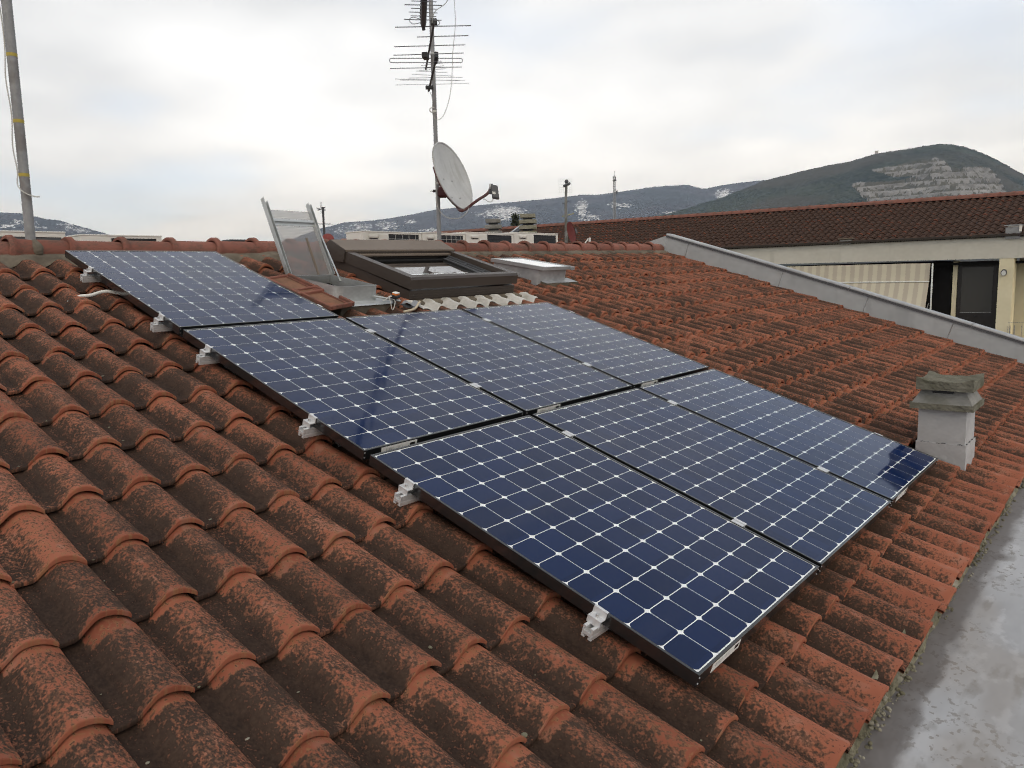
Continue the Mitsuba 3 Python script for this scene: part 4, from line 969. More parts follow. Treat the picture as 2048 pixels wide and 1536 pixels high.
ac_unit('air conditioner right behind the antenna mast, second in the row', 5.066, 5.880, 0.356, 'wire')
ac_unit('air conditioner third in the row right of the mast', 5.895, 6.945, 0.380, 'handle')
ac_unit('rightmost air conditioner of the row behind the brown window, right of the mast', 6.958, 8.056, 0.402, 'handle')

# ------------------------------------------------------------------ the neighbouring building
NB = thing('neighbour_building', 'long low building with a dark tiled roof and pale beam on the right', 'building')
XF = 22.0
z_top = lambda Y: 0.400 + 0.0045 * Y
z_bot = lambda Y: -0.170 + 0.0085 * Y
YA, YB = -9.0, 27.0
m = MB(); v = []
for X in (XF, XF + 0.30):
    v += [[X, YA, z_bot(YA)], [X, YB, z_bot(YB)], [X, YB, z_top(YB)], [X, YA, z_top(YA)]]
m.add(v, [(0, 3, 2, 1), (4, 5, 6, 7), (0, 1, 5, 4), (3, 7, 6, 2), (0, 4, 7, 3), (1, 2, 6, 5)])
obj(f'{NB}__beam', m, 'm_fascia')
m = MB(); pl = [(0.0, 0.0), (0.02, -0.055), (0.11, -0.060), (0.135, 0.012), (0.128, 0.012), (0.105, -0.052), (0.025, -0.048), (0.006, 0.0)]
gy_ = np.linspace(YA, YB, 8); g = np.array([[[XF - 0.15 + x, y, z_top(y) + 0.058 + z] for x, z in pl + pl[:1]] for y in gy_]); m.sheet(g); obj(f'{NB}__gutter', m, 'm_brown')
XE, XR = XF - 0.10, 25.85
ze = lambda Y: 0.465 + 0.0045 * Y
zr = lambda Y: 1.775 + 0.0128 * Y
LS = math.hypot(XR - XE, 1.31); cph, sph = (XR - XE) / LS, 1.31 / LS
def nb_map(v):
    """(along the eaves to the right, up the slope, out) -> world"""
    v = np.asarray(v, float); Y = -v[:, 0]; t = v[:, 1] / LS
    return np.stack([XE + v[:, 1] * cph - v[:, 2] * sph, Y, ze(Y) * (1 - t) + zr(Y) * t + v[:, 2] * cph], -1)
m = MB(); g = np.array([[[-y, d, -0.10] for d in np.linspace(0.02, LS + 0.02, 4)] for y in np.linspace(YA, YB, 10)]); m.sheet(nb_map(g.reshape(-1, 3)).reshape(g.shape))
NR = obj(f'{NB}__roof', m, 'm_far_tile')
FT = [tile_mesh(9, 4, 60 + k) for k in range(3)]
cand = []
npitch = 12; rp_ = LS / npitch
for r in range(npitch):
    for c in range(int((YB - YA) / 0.2)):
        Y = YA + 0.1 + c * 0.2; cand.append((Y, r))
def far_tile(Y, r):
    (v, f), uv = FT[int(rng.integers(0, 3))]; j = rng.normal(0, 1, 3)
    w = v * [1, rp_ / EXPT, 1] + [-Y + 0.003 * j[0], r * rp_ + 0.008 * j[1], 0.10 + 0.003 * j[2] + 0.0]
    return (nb_map(w), f), uv
cand.sort(key=lambda q: math.hypot(q[0] + 3.0, 22 + q[1] * 0.3 - 0) if q[0] > -3.3 else 99)
for Y, r in cand[:300]:
    mm, uv = far_tile(Y, r); obj(f'{NR}__tile', mm, 'm_far_tile', smooth=True, uv=uv)
vs, fs, us, n = [], [], [], 0
for Y, r in cand[300:]:
    (v, f), uv = far_tile(Y, r); vs.append(v); fs.append(f + n); us.append(uv); n += len(v)
obj(f'{NR}__farther_tiles', (np.vstack(vs), np.vstack(fs)), 'm_far_tile', smooth=True, uv=np.vstack(us), kind='stuff')
vs, fs, n = [], [], 0
for k, Y in enumerate(np.arange(YA + 0.2, YB, 0.36)):
    ang = np.linspace(0, np.pi, 7); pr_ = []
    for yy, o in ((0, 0.012), (0.04, 0.012), (0.06, 0.0), (0.38, -0.006)): pr_.append([[XR - (0.17 + o) * math.cos(a), Y + yy - 0.01, zr(Y + yy) + (0.13 + o) * math.sin(a) - 0.06] for a in ang])
    m = MB(); m.sheet(np.array(pr_)); obj(f'{NB}__ridge_tile', m, 'm_ridge', smooth=30)
m = MB(); m.add([[XR, YA, zr(YA) - 0.05], [XR, YB, zr(YB) - 0.05], [XR + 4, YB, zr(YB) - 1.35], [XR + 4, YA, zr(YA) - 1.35]], [(0, 1, 2, 3)]); obj(f'{NB}__back_roof', m, 'm_far_tile')
m = MB(); m.box(XF + 0.9, 29.5, YA, YB, -9.4, -0.35); m.box(XF - 0.05, XF + 0.9, YA, YB, -9.4, -3.05); obj(f'{NB}__wall', m, 'm_yellowwall')
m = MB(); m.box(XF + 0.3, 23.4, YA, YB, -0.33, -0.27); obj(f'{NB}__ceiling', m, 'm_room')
# recessed loggia: dark room, door, pillar
pY = lambda px, X, py=560: at_x(px, py, X)[1]
XW = XF + 0.55
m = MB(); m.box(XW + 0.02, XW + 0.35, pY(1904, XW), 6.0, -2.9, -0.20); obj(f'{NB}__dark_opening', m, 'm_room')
m = MB(); m.box(XW - 0.03, XW + 0.3, pY(1914.5, XW), pY(1905.5, XW), -2.9, -0.22); obj(f'{NB}__wall_strip', m, 'm_yellowwall')
Dr = f'{NB}__door'
ya, yb = pY(1996, XW), pY(1915.5, XW)
m = MB(); m.box(XW - 0.02, XW + 0.05, ya, yb, -2.9, -0.24); obj(Dr, m, 'm_doorframe')
za, zb_ = at_x(1960, 624, XW)[2], at_x(1960, 534, XW)[2]
m = MB(); m.box(XW - 0.028, XW - 0.0205, pY(1986, XW), pY(1924, XW), za, zb_); obj(f'{Dr}__pane', m, 'm_doorglass')
m = MB(); m.box(XW - 0.034, XW - 0.0205, pY(1985, XW), pY(1923, XW), za - 0.022, za - 0.004); obj(f'{Dr}__sill', m, 'm_mast')
m = MB(); c = at_x(1950, 632, XW - 0.04); m.tm(trimesh.creation.icosphere(1, 0.03), shift(*c)); obj(f'{Dr}__handle', m, 'm_black')
m = MB(); m.box(XF + 0.012, XF + 0.55, pY(2025.5, XF), pY(1996.2, XF), -2.9, -0.19); obj(f'{NB}__pillar', m, 'm_yellowwall')
m = MB(); m.box(XF + 0.90, XF + 1.0, YA, pY(2027, XF), -2.9, -0.20); obj(f'{NB}__loggia_wall', m, 'm_yellowwall')
Lm = thing('wall_lamp', 'round dark rimmed bulkhead lamp on the yellow pillar', 'lamp')
c = at_x(2008, 545, XF + 0.005); ang = np.linspace(0, 2 * np.pi, 25)
m = MB(); m.extrude([(0.068 * math.cos(a), 0.088 * math.sin(a)) for a in ang[:-1]], 0, 0.055); LMt = np.eye(4); LMt[:3, 0], LMt[:3, 1], LMt[:3, 2], LMt[:3, 3] = [0, -1, 0], [0, 0, 1], [-1, 0, 0], c
obj(f'{Lm}__housing', m, 'm_lnb', M=LMt)
m = MB(); m.extrude([(0.050 * math.cos(a), 0.068 * math.sin(a) - 0.014) for a in ang[:-1]], 0.05, 0.066); obj(f'{Lm}__glass', m, 'm_tape', M=LMt)
Gt = thing('railing', 'thin grey metal railing beyond the parapet at the right edge', 'railing')
for px in (2016, 2020, 2029, 2044, 2062):
    m = MB(); a = at_x(px, 652 - (px - 2016) * 0.1, XF - 0.2); m.tube([a, a - [0, 0, 0.8]], 0.012 if px in (2020, 2029) else 0.006, 6); obj(f'{Gt}__post', m, 'm_mast')
m = MB(); m.tube([at_x(2016, 645, XF - 0.2), at_x(2090, 644, XF - 0.2)], 0.007, 6); obj(f'{Gt}__top_bar', m, 'm_mast')
# awning
Aw = thing('awning', 'striped cream and beige awning let down under the pale beam', 'awning')
Yr = at_x(1861, 526, XF + 0.05)[1]; zt_ = at_x(1861, 526, XF + 0.05)[2]; zbar = at_x(1861, 563, XF - 0.02)[2]
xs_ = np.linspace(18.5, 22, 400); XL = float(xs_[np.argmin([abs(at_x(1850, 617.5, x)[1] - Yr) for x in xs_])]); zl = at_x(1850, 617.5, XL)[2]
prf = [(XF + 0.05, zt_, 0), (XF + 0.02, (zt_ + zbar) / 2, 0), (XF - 0.02, zbar, 0), ((XF + XL) / 2 - 0.01, (zbar + zl) / 2, 0), (XL, zl, 0), (XL - 0.4, zl - 0.22, 0)]
ys = np.linspace(Yr, Yr + 5.6, 30); g = np.array([[[x, y, z + 0.0065 * (y - Yr)] for x, z, _ in prf] for y in ys]); m = MB(); m.sheet(g)
obj(f'{Aw}__fabric', m.mesh(), 'm_awning', smooth=True, uv=np.array([[(y - ys[0]) / (ys[-1] - ys[0]) * 1.06, j / 5] for y in ys for j in range(6)]))
m = MB(); m.tube([[XF - 0.045, Yr - 0.01, zbar], [XF - 0.045, ys[-1], zbar + 0.0065 * 5.6]], 0.014, 10); obj(f'{Aw}__bar', m, 'm_whiterail', smooth=40)
a = at_x(1865.5, 527, XF - 0.05); m = MB(); m.box(a[0] - 0.02, a[0] + 0.02, a[1] - 0.018, a[1] + 0.018, a[2] - 1.7, a[2], c=0.003); obj(f'{Aw}__guide_post', m, 'm_whiterail')
m = MB(); m.tube([[XL + 0.1, Yr - 0.02, zl - 0.02], [XF - 0.06, Yr - 0.02, zl + 0.14]], 0.012, 6); obj(f'{Aw}__arm', m, 'm_mast')
# roof vents of the neighbour
def nb_at(px, py):
    for d in np.linspace(0, 1.5, 300):
        pass
    best = None
    for X in np.linspace(21.9, 25.8, 500):
        p = at_x(px, py, X); t = (X - XE) / (XR - XE); z = ze(p[1]) * (1 - t) + zr(p[1]) * t
        if best is None or abs(p[2] - z) < best[0]: best = (abs(p[2] - z), p)
    return best[1]
V1 = thing('roof_vent', 'low flat vent with a pale base on the dark tiles above the beam', 'roof vent')
c = nb_at(1690, 486) + [0.1, 0, 0.06]; m = MB(); m.box(-.10, .10, -.16, .16, -.10, .03, shift(*c)); obj(f'{V1}__base', m, 'm_concrete')
m = MB(); m.box(-.13, .13, -.20, .20, .055, .085, shift(*c)); m.box(-.08, .08, -.13, .13, .03, .055, shift(*c)); obj(f'{V1}__lid', m, 'm_wood')
V2 = thing('roof_vent', 'squat boxy vent with a thin metal lid at the right end of the dark roof', 'roof vent')
c = nb_at(2028, 462); m = MB(); m.box(-.15, .15, -.15, .17, -.20, .10, shift(*c)); obj(f'{V2}__box', m, 'm_mast')
m = MB(); m.box(-.18, .18, -.19, .20, .135, .16, shift(*c)); obj(f'{V2}__lid', m, 'm_zinc')
m = MB(); m.box(-.17, -.13, -.19, -.13, -.02, .135, shift(*c)); m.box(-.12, .12, -.12, .13, .10, .135, shift(*c)); obj(f'{V2}__post', m, 'm_housewhite')

# ------------------------------------------------------------------ things between the ridge and the hills
def slab_chimney(lab, px, ptop, w, D, nslab, capm):
    t = thing('slab_chimney', lab, 'chimney'); c = at_d(px, ptop, D); k = D * 1.03 / F; w *= k
    M = shift(c[0], c[1], c[2], rz=0.62); z = 0.0
    for i in range(nslab):
        a = 0.5 * w * (0.88 if i == 0 else 1.0); m = MB(); v, f = rough_box(-a, a, -a, a, -0.056 - z, -z, 0.008, 15, 4); obj(f'{t}__slab', (v, f), capm, smooth=30, M=M)
        m = MB(); m.box(-a * .62, a * .62, -a * .62, a * .62, -0.110 - z, -0.05 - z); obj(f'{t}__spacer', m, 'm_black', M=M); z += 0.102  # spacer coloured black to stand for the shade in the gaps between slabs
    a = 0.41 * w; obj(f'{t}__shaft', rough_box(-a, a, -a, a, -1.6, -z + 0.06, 0.006, 12, 4), 'm_concrete' if capm == 'm_mossy' else 'm_shaft', smooth=30, M=M)
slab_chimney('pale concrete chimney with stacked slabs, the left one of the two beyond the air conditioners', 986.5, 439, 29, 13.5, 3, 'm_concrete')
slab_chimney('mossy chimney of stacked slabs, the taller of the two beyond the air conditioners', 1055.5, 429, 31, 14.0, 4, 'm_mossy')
S = thing('tilted_panel', 'grey tilted glazed frame leaning beside the mossy far chimney', 'roof light')
p0, p1, q0, q1 = at_d(1008, 473, 14.5), at_d(1040, 450, 16.0), at_d(1021, 474, 14.3), at_d(1046, 454, 15.6)
m = MB(); n_ = np.cross(p1 - p0, q0 - p0); n_ /= np.linalg.norm(n_); n_ *= np.sign(n_[2])
def slab4(a, b_, c, d, th):
    mm = MB(); lo = [x - n_ * th for x in (a, b_, c, d)]; mm.add([a, b_, c, d] + lo, [(0, 1, 2, 3), (7, 6, 5, 4), (0, 4, 5, 1), (1, 5, 6, 2), (2, 6, 7, 3), (3, 7, 4, 0)]); return mm
obj(f'{S}__frame', slab4(p0, p1, p1 + (q1 - p1) * .3, p0 + (q0 - p0) * .3, 0.05), 'm_zinc'); obj(f'{S}__pane', slab4(p0 + (q0 - p0) * .32, p1 + (q1 - p1) * .32, q1, q0, 0.04), 'm_grille')
# far poles
t = thing('far_aerial', 'weathered pole with a grid aerial beyond the air conditioners, right of the chimneys', 'aerial')
D = 17.0; pts = [at_d(x, y, D) for x, y in ((1132.5, 485), (1132, 440), (1131.5, 400), (1133, 362))]
m = MB(); m.tube(pts, [0.035, 0.030, 0.028, 0.026], 8); obj(f'{t}__pole', m, 'm_concrete', smooth=40)
m = MB(); m.add(trimesh.creation.icosphere(1, 0.045).vertices + at_d(1133, 363, D), trimesh.creation.icosphere(1, 1).faces); m.tube([at_d(1128, 372, D), at_d(1139, 367, D - .3)], 0.03, 6); obj(f'{t}__bracket', m, 'm_lnb')
m = MB()
for k in range(7): m.tube([at_d(1117 + k * 4.4, 358, D), at_d(1119 + k * 4.0, 386, D)], 0.0022, 4)
for k in range(6): m.tube([at_d(1117, 358 + k * 5.4, D), at_d(1144, 358 + k * 5.4, D)], 0.0022, 4)
obj(f'{t}__grid', m, 'm_whiterail')
m = MB(); m.tube([at_d(1124, 408, D), at_d(1140, 402, D)], 0.009, 6); obj(f'{t}__arm', m, 'm_darkrod'); m = MB(); m.tube([at_d(1124, 433, D), at_d(1148, 427, D)], 0.007, 6); obj(f'{t}__rod', m, 'm_yellow')
t = thing('red_dish', 'faded red satellite dish seen edge on beside the weathered pole', 'satellite dish')
c = at_d(1142.5, 465, 16.6); ax1 = (-DOWN * 0.94 - RIGHT * 0.30); ax1 /= np.linalg.norm(ax1); nrm = -RIGHT * 0.93 - FWD * 0.20 + up_ * 0.28; nrm -= ax1 * (nrm @ ax1); nrm /= np.linalg.norm(nrm); ax2 = np.cross(nrm, ax1)
M = np.eye(4); M[:3, 0], M[:3, 1], M[:3, 2], M[:3, 3] = ax2, ax1, nrm, c
g = np.array([[[0.20 * r * math.cos(a), 0.235 * r * math.sin(a), -0.03 * (1 - r * r)] for a in np.linspace(0, 2 * np.pi, 33)] for r in np.linspace(0, 1, 6)])
m = MB(); m.sheet(g); m.sheet((g - [0, 0, 0.01])[:, ::-1]); obj(f'{t}__bowl', m, 'm_reddish', smooth=True, M=M)
m = MB(); m.box(-.05, .05, -.05, .05, -.12, -.04); obj(f'{t}__mount', m, 'm_lnb', M=M)
t = thing('small_red_dish', 'rounded red edge of a small dish behind the ridge left of the brown hood', 'satellite dish')
c = at_y(655.5, 478, 0.95); M = np.eye(4); M[:3, :3] = np.stack([RIGHT, np.cross(-FWD, RIGHT), -FWD], 1); M[:3, 3] = c
g = np.array([[[0.062 * r * math.cos(a), 0.055 * r * math.sin(a), 0.02 * (1 - r * r)] for a in np.linspace(0, 2 * np.pi, 25)] for r in np.linspace(0, 1, 5)]); m = MB(); m.sheet(g); m.sheet((g - [0, 0, 0.008])[:, ::-1]); obj(f'{t}__bowl', m, 'm_reddish', smooth=True, M=M)
t = thing('far_aerial', 'small distant aerial above the roofs between the open hatch and the tall mast', 'aerial')
D = 26.0; m = MB(); m.tube([at_d(649, 476, D), at_d(645.5, 414, D)], 0.036, 6); obj(f'{t}__pole', m, 'm_darkrod')
m = MB(); m.tube([at_d(633, 416, D), at_d(651, 420, D - .6)], 0.012, 5); m.tube([at_d(636, 420, D), at_d(650, 415, D + .6)], 0.020, 5); m.tube([at_d(642, 405, D), at_d(642, 416, D)], 0.012, 5); obj(f'{t}__head', m, 'm_darkrod')
for (a, c_) in (((634, 447), (662, 446.5)), ((638, 449), (666, 448.5)), ((640, 422), (651, 421)), ((641, 426), (650, 425.4))): m = MB(); m.tube([at_d(*a, D), at_d(*c_, D)], 0.007, 5); obj(f'{t}__rod', m, 'm_rod')
t = thing('lattice_mast', 'thin distant lattice mast rising in front of the snowy hill', 'mast')
D = 320.0; B_ = at_d(1229.5, 470, D); Tt = at_d(1228.5, 352, D); wd = 0.55
m = MB(); legs = [RIGHT * wd, -RIGHT * wd, hf * wd]
for l in legs: m.tube([B_ + l, Tt + l * 0.7], 0.16, 4)
N = 26
for k in range(N):
    a, c_ = B_ + (Tt - B_) * k / N, B_ + (Tt - B_) * (k + 1) / N; m.tube([a + legs[k % 2], c_ + legs[(k + 1) % 2]], 0.10, 4)
obj(f'{t}__lattice', m, 'm_mast', kind=None)
m = MB(); m.tube([Tt, at_d(1228.4, 343, D)], 0.10, 4); m.tube([at_d(1226, 361, D), at_d(1233, 360.5, D)], 0.25, 5); m.tube([at_d(1226, 354, D), at_d(1226, 361, D)], 0.10, 4); m.tube([at_d(1231.5, 354, D), at_d(1231.5, 361, D)], 0.10, 4); m.tube([at_d(1234, 381, D), at_d(1234, 388, D)], 0.35, 5); m.tube([at_d(1229, 384, D), at_d(1234, 384.4, D)], 0.12, 4); obj(f'{t}__antennas', m, 'm_darkrod')
one('vent', MB().box(-.07, .07, -.07, .07, -.5, .0, shift(*at_d(469, 482.3, 8.2))).box(-.09, .09, -.09, .09, .0, .012, shift(*at_d(469, 482.3, 8.2))), 'm_lnb', 'small dark vent cap just showing above the ridge left of the open hatch', 'vent')
t = thing('vent_pipe', 'tiny pale pipe and bracket showing above the ridge at the right', 'pipe')
a = at_d(1179.5, 478, 12.5); m = MB(); m.box(-.012, .012, -.012, .012, -.3, .02, shift(*a)); obj(f'{t}__stub', m, 'm_whiterail')
m = MB(); m.tube([at_d(1170, 486, 12.5), at_d(1175, 480, 12.5), at_d(1176, 477, 12.5)], 0.012, 6); obj(f'{t}__bend', m, 'm_pvc')

# the bare tree beyond the chimneys
t = thing('tree', 'small dark half bare tree between the two far chimneys', 'tree')
D = 48.0; r_ = np.random.default_rng(3); base = at_d(1030, 500, D); tip = at_d(1030, 427, D); k = D / F
m = MB(); m.tube([base, (base + tip) / 2, tip], [0.22, 0.12, 0.03], 6); lf = MB(); q0_ = np.array([[-1, -1, 0], [1, -1, 0], [1, 1, 0], [-1, 1, 0.0]])
for i in range(34):
    h = r_.uniform(0.35, 0.98); a = base + (tip - base) * h; sp = (1.25 - h) * 14 * k; d = RIGHT * r_.uniform(-1, 1) + hf * r_.uniform(-1, 1) + up_ * r_.uniform(0.1, 0.7); e = a + d * sp * r_.uniform(.5, 1)
    m.tube([a, (a + e) / 2 + up_ * 0.02, e], [0.05, 0.03, 0.012], 4)
    for _ in range(13):
        Rm_ = trimesh.transformations.random_rotation_matrix(r_.random(3)); lf.add(q0_ * r_.uniform(.035, .10) * [1, .6, 1] , [(0, 1, 2, 3)], trimesh.transformations.translation_matrix(a + (e - a) * r_.uniform(.3, 1.08) + r_.normal(0, .09, 3)) @ Rm_)
obj(f'{t}__trunk', m, 'm_bark'); obj(f'{t}__crown', lf, 'm_leaf')
# far red roofs in the valley
def house_far(lab, pl, pr2, pt, D, wall, depth=8.0):
    t = thing('far_house', lab, 'house'); a, b_ = at_d(pl, pt, D), at_d(pr2, pt, D); L_ = np.linalg.norm(b_ - a); ex_ = (b_ - a) / L_
    M = np.eye(4); M[:3, 0], M[:3, 1], M[:3, 2], M[:3, 3] = ex_, hf, [0, 0, 1], a
    m = MB(); m.extrude([(0.2, -depth * .25 - 6), (L_ - .2, -depth * .25 - 6), (L_ - .2, -depth * .20), (.2, -depth * .20)], -depth + .3, -.3, EXT_Y); obj(f'{t}__wall', m, wall, M=M)
    m = MB(); v = [[0, 0, -depth * .2], [L_, 0, -depth * .2], [L_, depth / 2, 0], [0, depth / 2, 0], [0, depth, -depth * .2], [L_, depth, -depth * .2]]; m.add(v, [(0, 1, 2, 3), (3, 2, 5, 4)]); m.add(v, [(0, 3, 4), (1, 5, 2)]); obj(f'{t}__roof', m, 'm_houseroof', M=M)
house_far('low distant house whose red roof shows left of the first air conditioner of the row', 664, 722, 473.5, 75, 'm_housewhite')
house_far('distant red roof just left of the small red dish', 612, 650, 479, 90, 'm_housewhite')

# ------------------------------------------------------------------ ground and hills
m = MB(); g = np.array([[[x, y, -9.5] for y in np.linspace(-7000, 7000, 15)] for x in np.linspace(-7000, 7000, 15)]); m.sheet(g[:, ::-1])
k = obj('ground', m, 'm_ground'); labels[k] = {'label': 'valley floor under the buildings and the hills', 'kind': 'structure'}


def forest(c1, c2, c3, f):
    def fn(p, n, uv):
        a = fbm(p.x * f, p.y * f, p.z * f, octaves=4); b = noise(p.x * f * 22, p.y * f * 22, p.z * f * 22); d = fbm(p.x * f * 0.35 + 5, p.y * f * 0.35, p.z * f * 0.7, octaves=3)
        c = mix(c1, c2, smoothstep(0.35, 0.65, 0.55 * a + 0.45 * b))
        return mix(c, mi.Color3f(*c3), smoothstep(0.46, 0.62, d) * 0.75)
    return proc(fn)


mat('m_forest', forest((0.008, 0.016, 0.013), (0.034, 0.043, 0.030), (0.048, 0.043, 0.034), 0.011), 0.95, 0.05)
mat('m_farforest', forest((0.006, 0.008, 0.012), (0.034, 0.031, 0.036), (0.012, 0.018, 0.020), 0.008), 0.95, 0.05)
mat('m_snow', rough_noise((0.10, 0.10, 0.10), (0.95, 0.96, 0.97), 0.05), 0.9, 0.1)
mat('m_quarry', rough_noise((0.10, 0.095, 0.088), (0.29, 0.28, 0.265), 0.05, (0.07, 0.062, 0.05)), 0.95, 0.05)
mat('m_shrub', rough_noise((0.035, 0.036, 0.026), (0.12, 0.11, 0.08), 0.06), 0.95, 0.05)


def inside(poly, x, y):
    import matplotlib.path as mp
    return mp.Path(poly).contains_points(np.stack([x.ravel(), y.ravel()], -1)).reshape(x.shape)


def pip(poly, x, y):
    c = np.zeros(x.shape, bool); n = len(poly)
    for i in range(n):
        (x0, y0), (x1, y1) = poly[i], poly[(i + 1) % n]
        hit = ((y0 > y) != (y1 > y)) & (x < (x1 - x0) * (y - y0) / (y1 - y0 + 1e-9) + x0); c ^= hit
    return c


def hill(name, lab, sky_pts, D, foot, nx, nt, bump, seed, bsdf, snow=(), quarry=None, hump=0.5):
    """A ridge whose crest stands D metres away and whose foot is at D * foot; the skyline gives its heights."""
    sp_ = np.array(sky_pts, float); px = np.linspace(sp_[0, 0], sp_[-1, 0], nx); py = np.interp(px, sp_[:, 0], sp_[:, 1])
    crest = np.array([at_d(x, y, D) for x, y in zip(px, py)]); dirs = crest - CAM; dirs[:, 2] = 0; dirs /= D
    ts = np.concatenate([np.linspace(0, 1, nt), np.linspace(1.02, 1.5, 14)])
    dist_ = D * (foot + (1 - foot) * ts); base = -12.0
    X = CAM[0] + dirs[:, 0:1] * dist_; Y = CAM[1] + dirs[:, 1:2] * dist_
    sh = np.where(ts <= 1, (1 - hump) * ts + hump * np.sin(np.pi / 2 * np.minimum(ts, 1)), np.cos((np.maximum(ts, 1) - 1) * np.pi / 1.0) ** 1.5)
    Z = base + (crest[:, 2:3] - base) * sh
    q = np.stack([X, Y, Z * 0], -1).reshape(-1, 3); am = np.sin(np.pi * np.clip(ts, 0, 1)) ** 0.7
    Z = Z + am * (crest[:, 2:3] - base) * 0.16 * nfbm(q / (D * 0.10) + seed, octaves=4).reshape(Z.shape)
    Z = Z + bump * (nfbm(q / (bump * 2.2) + seed, octaves=3).reshape(Z.shape)) + bump * 0.55 * np.maximum(0, nfbm(q / (bump * 7) + seed + 9, octaves=2).reshape(Z.shape))
    V = np.stack([X, Y, Z], -1); rel = V - CAM; zz = rel @ FWD; sx = rel @ RIGHT / zz * F + 1024; sy = rel @ DOWN / zz * F + 768
    lab_f = np.zeros(X.shape, int)
    noise_ = nfbm(np.stack([X, Y, Z * 2], -1).reshape(-1, 3) / (D * 0.0026) + 3, octaves=3).reshape(X.shape); noise_ = (noise_ - noise_.mean()) / noise_.std()
    if quarry is not None:
        jx = 9 * nfbm(np.stack([X, Y, Z], -1).reshape(-1, 3) / 30 + 1, octaves=2).reshape(X.shape)
        hit = np.zeros(X.shape, bool)
        for qp in quarry: hit |= pip(qp, sx + jx, sy + jx * 0.5)
        hit &= ts[None] <= 0.97
        hb = 12.0; zq = Z + 5 * nfbm(q / 160 + 2, octaves=2).reshape(Z.shape) + 0.028 * ((X - X.mean()) * -0.4)
        fr = zq / hb - np.floor(zq / hb); st_ = hb * (np.floor(zq / hb) + np.clip((fr - 0.62) / 0.36, 0, 1)) - (zq - Z)
        Z = np.where(hit, st_ + 2.2 * nfbm(np.stack([X, Y, Z], -1).reshape(-1, 3) / 7 + 3, octaves=3).reshape(Z.shape), Z); V = np.stack([X, Y, Z], -1)
        lab_f[hit & (fr > 0.62)] = 2; lab_f[hit & (fr <= 0.62)] = 3
        lab_f[hit & ((fr - 0.62) / 0.36 < 0.30 + 0.20 * noise_)] = 3; lab_f[hit & (noise_ > 1.3)] = 3
    for (cx, cy, rx, ry, th) in snow:
        e = ((sx - cx) / rx) ** 2 + ((sy - cy) / ry) ** 2
        lab_f[(0.30 - 0.55 * e + 0.5 * noise_ > th - 1.0) & (e < 2.4) & (ts[None] <= 0.985)] = 1
    a, b_ = X.shape; i, j = np.meshgrid(np.arange(a - 1), np.arange(b_ - 1), indexing='ij')
    f = np.stack([i * b_ + j, (i + 1) * b_ + j, (i + 1) * b_ + j + 1, i * b_ + j + 1], -1).reshape(-1, 4); fl = lab_f[:-1, :-1].ravel()
    V = V.reshape(-1, 3); nrm_ok = None
    key = numbered(name); labels[key] = {'label': lab, 'kind': 'structure'}
    def part(code, k2, bs, smooth=True):
        ff = f[fl == code]
        if len(ff) == 0: return
        uq, inv = np.unique(ff, return_inverse=True); vv = V[uq]; ff = inv.reshape(ff.shape)
        ff = np.vstack([ff[:, [0, 1, 2]], ff[:, [0, 2, 3]]]); nz = np.cross(vv[ff[:, 1]] - vv[ff[:, 0]], vv[ff[:, 2]] - vv[ff[:, 0]])[:, 2].sum()
        if nz < 0: ff = ff[:, ::-1]
        scene[k2] = mikit.ply((vv, ff), bs, smooth=smooth)
        if k2 != key: used.add(k2)
    part(0, key, bsdf); part(1, f'{key}__snow', 'm_snow'); part(2, f'{key}__quarry_faces', 'm_quarry', False); part(3, f'{key}__quarry_benches', 'm_shrub', False)
    for kk in (f'{key}__snow', f'{key}__quarry_faces', f'{key}__quarry_benches'):
        if kk in scene: labels[kk] = {'kind': 'stuff'}
    return V.reshape(a, b_, 3), sx, sy


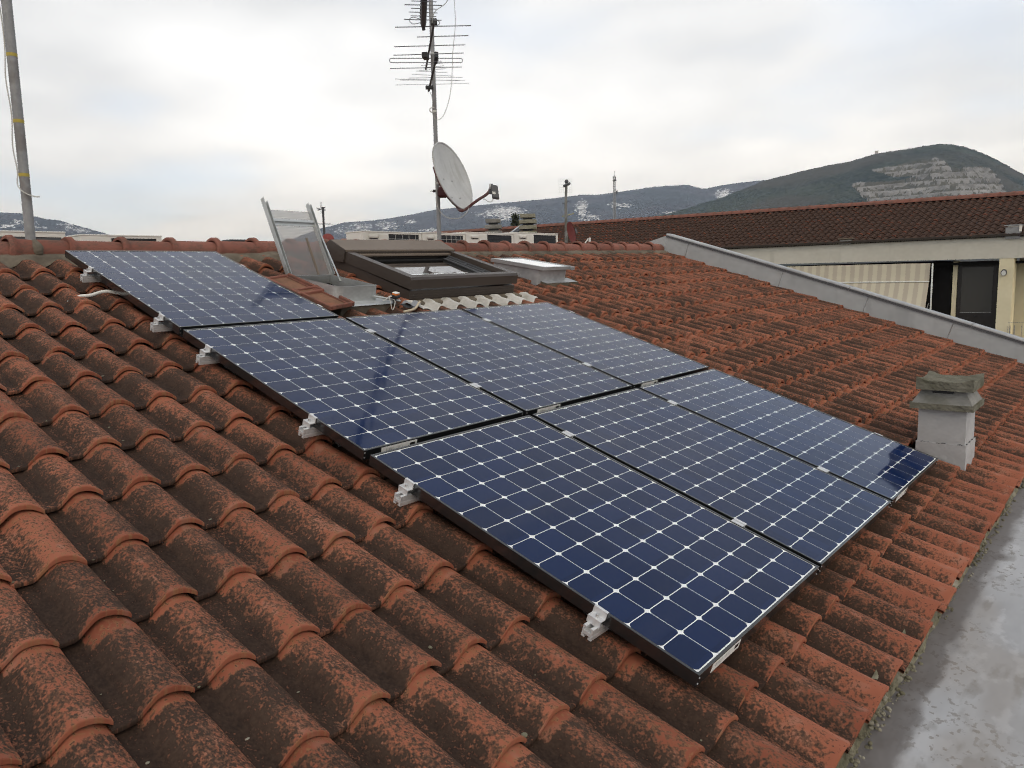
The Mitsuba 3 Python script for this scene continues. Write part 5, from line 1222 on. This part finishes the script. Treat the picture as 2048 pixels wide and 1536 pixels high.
hill('hill', 'wooded hill with a terraced quarry at the right', [(1240, 452), (1300, 440), (1340, 432), (1372, 424), (1400, 414), (1440, 402), (1480, 386), (1534, 366), (1560, 358), (1610, 346), (1650, 336), (1700, 328), (1740, 318), (1775, 311), (1800, 307), (1850, 300), (1880, 295), (1900, 296), (1925, 299), (1950, 307), (1980, 320), (2010, 335), (2048, 356), (2150, 402), (2300, 450), (2500, 500)],
     1900.0, 0.55, 620, 300, 4.2, 2.0, 'm_forest', quarry=[[(1706, 372), (1722, 366), (1800, 366), (1835, 357), (1790, 355), (1760, 346), (1745, 342), (1790, 336), (1830, 325), (1876, 318), (1890, 322), (1905, 338), (1925, 340), (1960, 332), (1985, 340), (2005, 362), (2020, 390), (2010, 405), (1740, 405), (1725, 392)]], hump=0.35)
hill('hill_range', 'far snowy wooded hills behind the mast', [(560, 492), (600, 474), (645, 458), (690, 447), (740, 444), (790, 438), (830, 431), (870, 422), (910, 418), (960, 413), (1000, 409), (1040, 405), (1085, 401), (1125, 397), (1160, 393), (1200, 392), (1245, 386), (1300, 377), (1335, 374), (1378, 372), (1400, 378.5), (1412, 380), (1440, 374), (1480, 368), (1534, 363), (1600, 357), (1700, 352), (1900, 350)],
     4200.0, 0.62, 1150, 230, 6.5, 5.0, 'm_farforest', hump=0.15,
     snow=[(1010, 424, 34, 9, 1.05), (985, 428, 30, 6, 1.2), (1163, 418, 12, 14, 1.1), (1178, 436, 24, 6, 1.25), (1240, 411, 22, 5, 1.2), (1262, 440, 12, 5, 1.2), (1345, 428, 24, 5, 1.2), (1447, 388, 15, 8, 0.95), (775, 452, 24, 9, 1.35), (720, 455, 30, 8, 1.45), (690, 462, 26, 7, 1.5), (860, 462, 18, 5, 1.25), (1005, 436, 18, 5, 1.2), (820, 444, 9, 4, 1.2)])
hill('left_hill', 'far hill with scattered snow at the left edge', [(-420, 395), (-200, 412), (0, 428), (40, 430), (62, 435), (90, 441), (120, 444), (150, 453), (185, 463), (205, 468), (240, 479), (300, 494), (340, 505)],
     3600.0, 0.6, 640, 190, 6.0, 8.0, 'm_farforest', hump=0.15, snow=[(40, 446, 30, 6, 1.35), (16, 452, 18, 5, 1.3), (135, 452, 22, 6, 1.45), (160, 460, 26, 5, 1.4), (70, 455, 24, 4, 1.5)])
# the tower and the villa on the quarry hill
t = thing('stone_tower', 'square stone tower standing alone on the skyline of the quarry hill', 'tower')
c = at_d(1752.5, 318, 1880); m = MB(); m.box(-2.6, 2.6, -2.6, 2.6, -6, 15.5, shift(*c, rz=.6)); obj(f'{t}__shaft', m, 'm_stone'); m = MB(); m.box(-3.0, 3.0, -3.0, 3.0, 15.5, 17, shift(*c, rz=.6)); obj(f'{t}__parapet', m, 'm_stone')
t = thing('hilltop_villa', 'pale villa with a small tower on the top of the quarry hill', 'building')
c = at_d(1892, 299, 1870); m = MB(); m.box(-10, 8, -4, 4, -5, 4, shift(*c, rz=-.85)); m.box(-8, -4, -3, 3, 4, 8.5, shift(*c, rz=-.85)); obj(f'{t}__wall', m, 'm_stone'); m = MB(); m.box(-10.5, 8.5, -4.5, 4.5, 4, 5, shift(*c, rz=-.85)); m.box(-8.3, -3.7, -3.3, 3.3, 8.5, 9.3, shift(*c, rz=-.85)); obj(f'{t}__roof', m, 'm_houseroof')

# air between here and the hills
scene['air'] = {'type': 'homogeneous', 'albedo': {'type': 'rgb', 'value': [0.955, 0.96, 0.965]}, 'sigma_t': {'type': 'rgb', 'value': [0.85e-4, 1.0e-4, 1.25e-4]}}
scene['haze'] = {'type': 'cube', 'to_world': T().translate([0, 0, 300.0]).scale([7500, 7500, 311.0]), 'bsdf': {'type': 'null'}, 'interior': {'type': 'ref', 'id': 'air'}}
labels['haze'] = {'label': 'thin haze between the roofs and the hills', 'kind': 'stuff'}
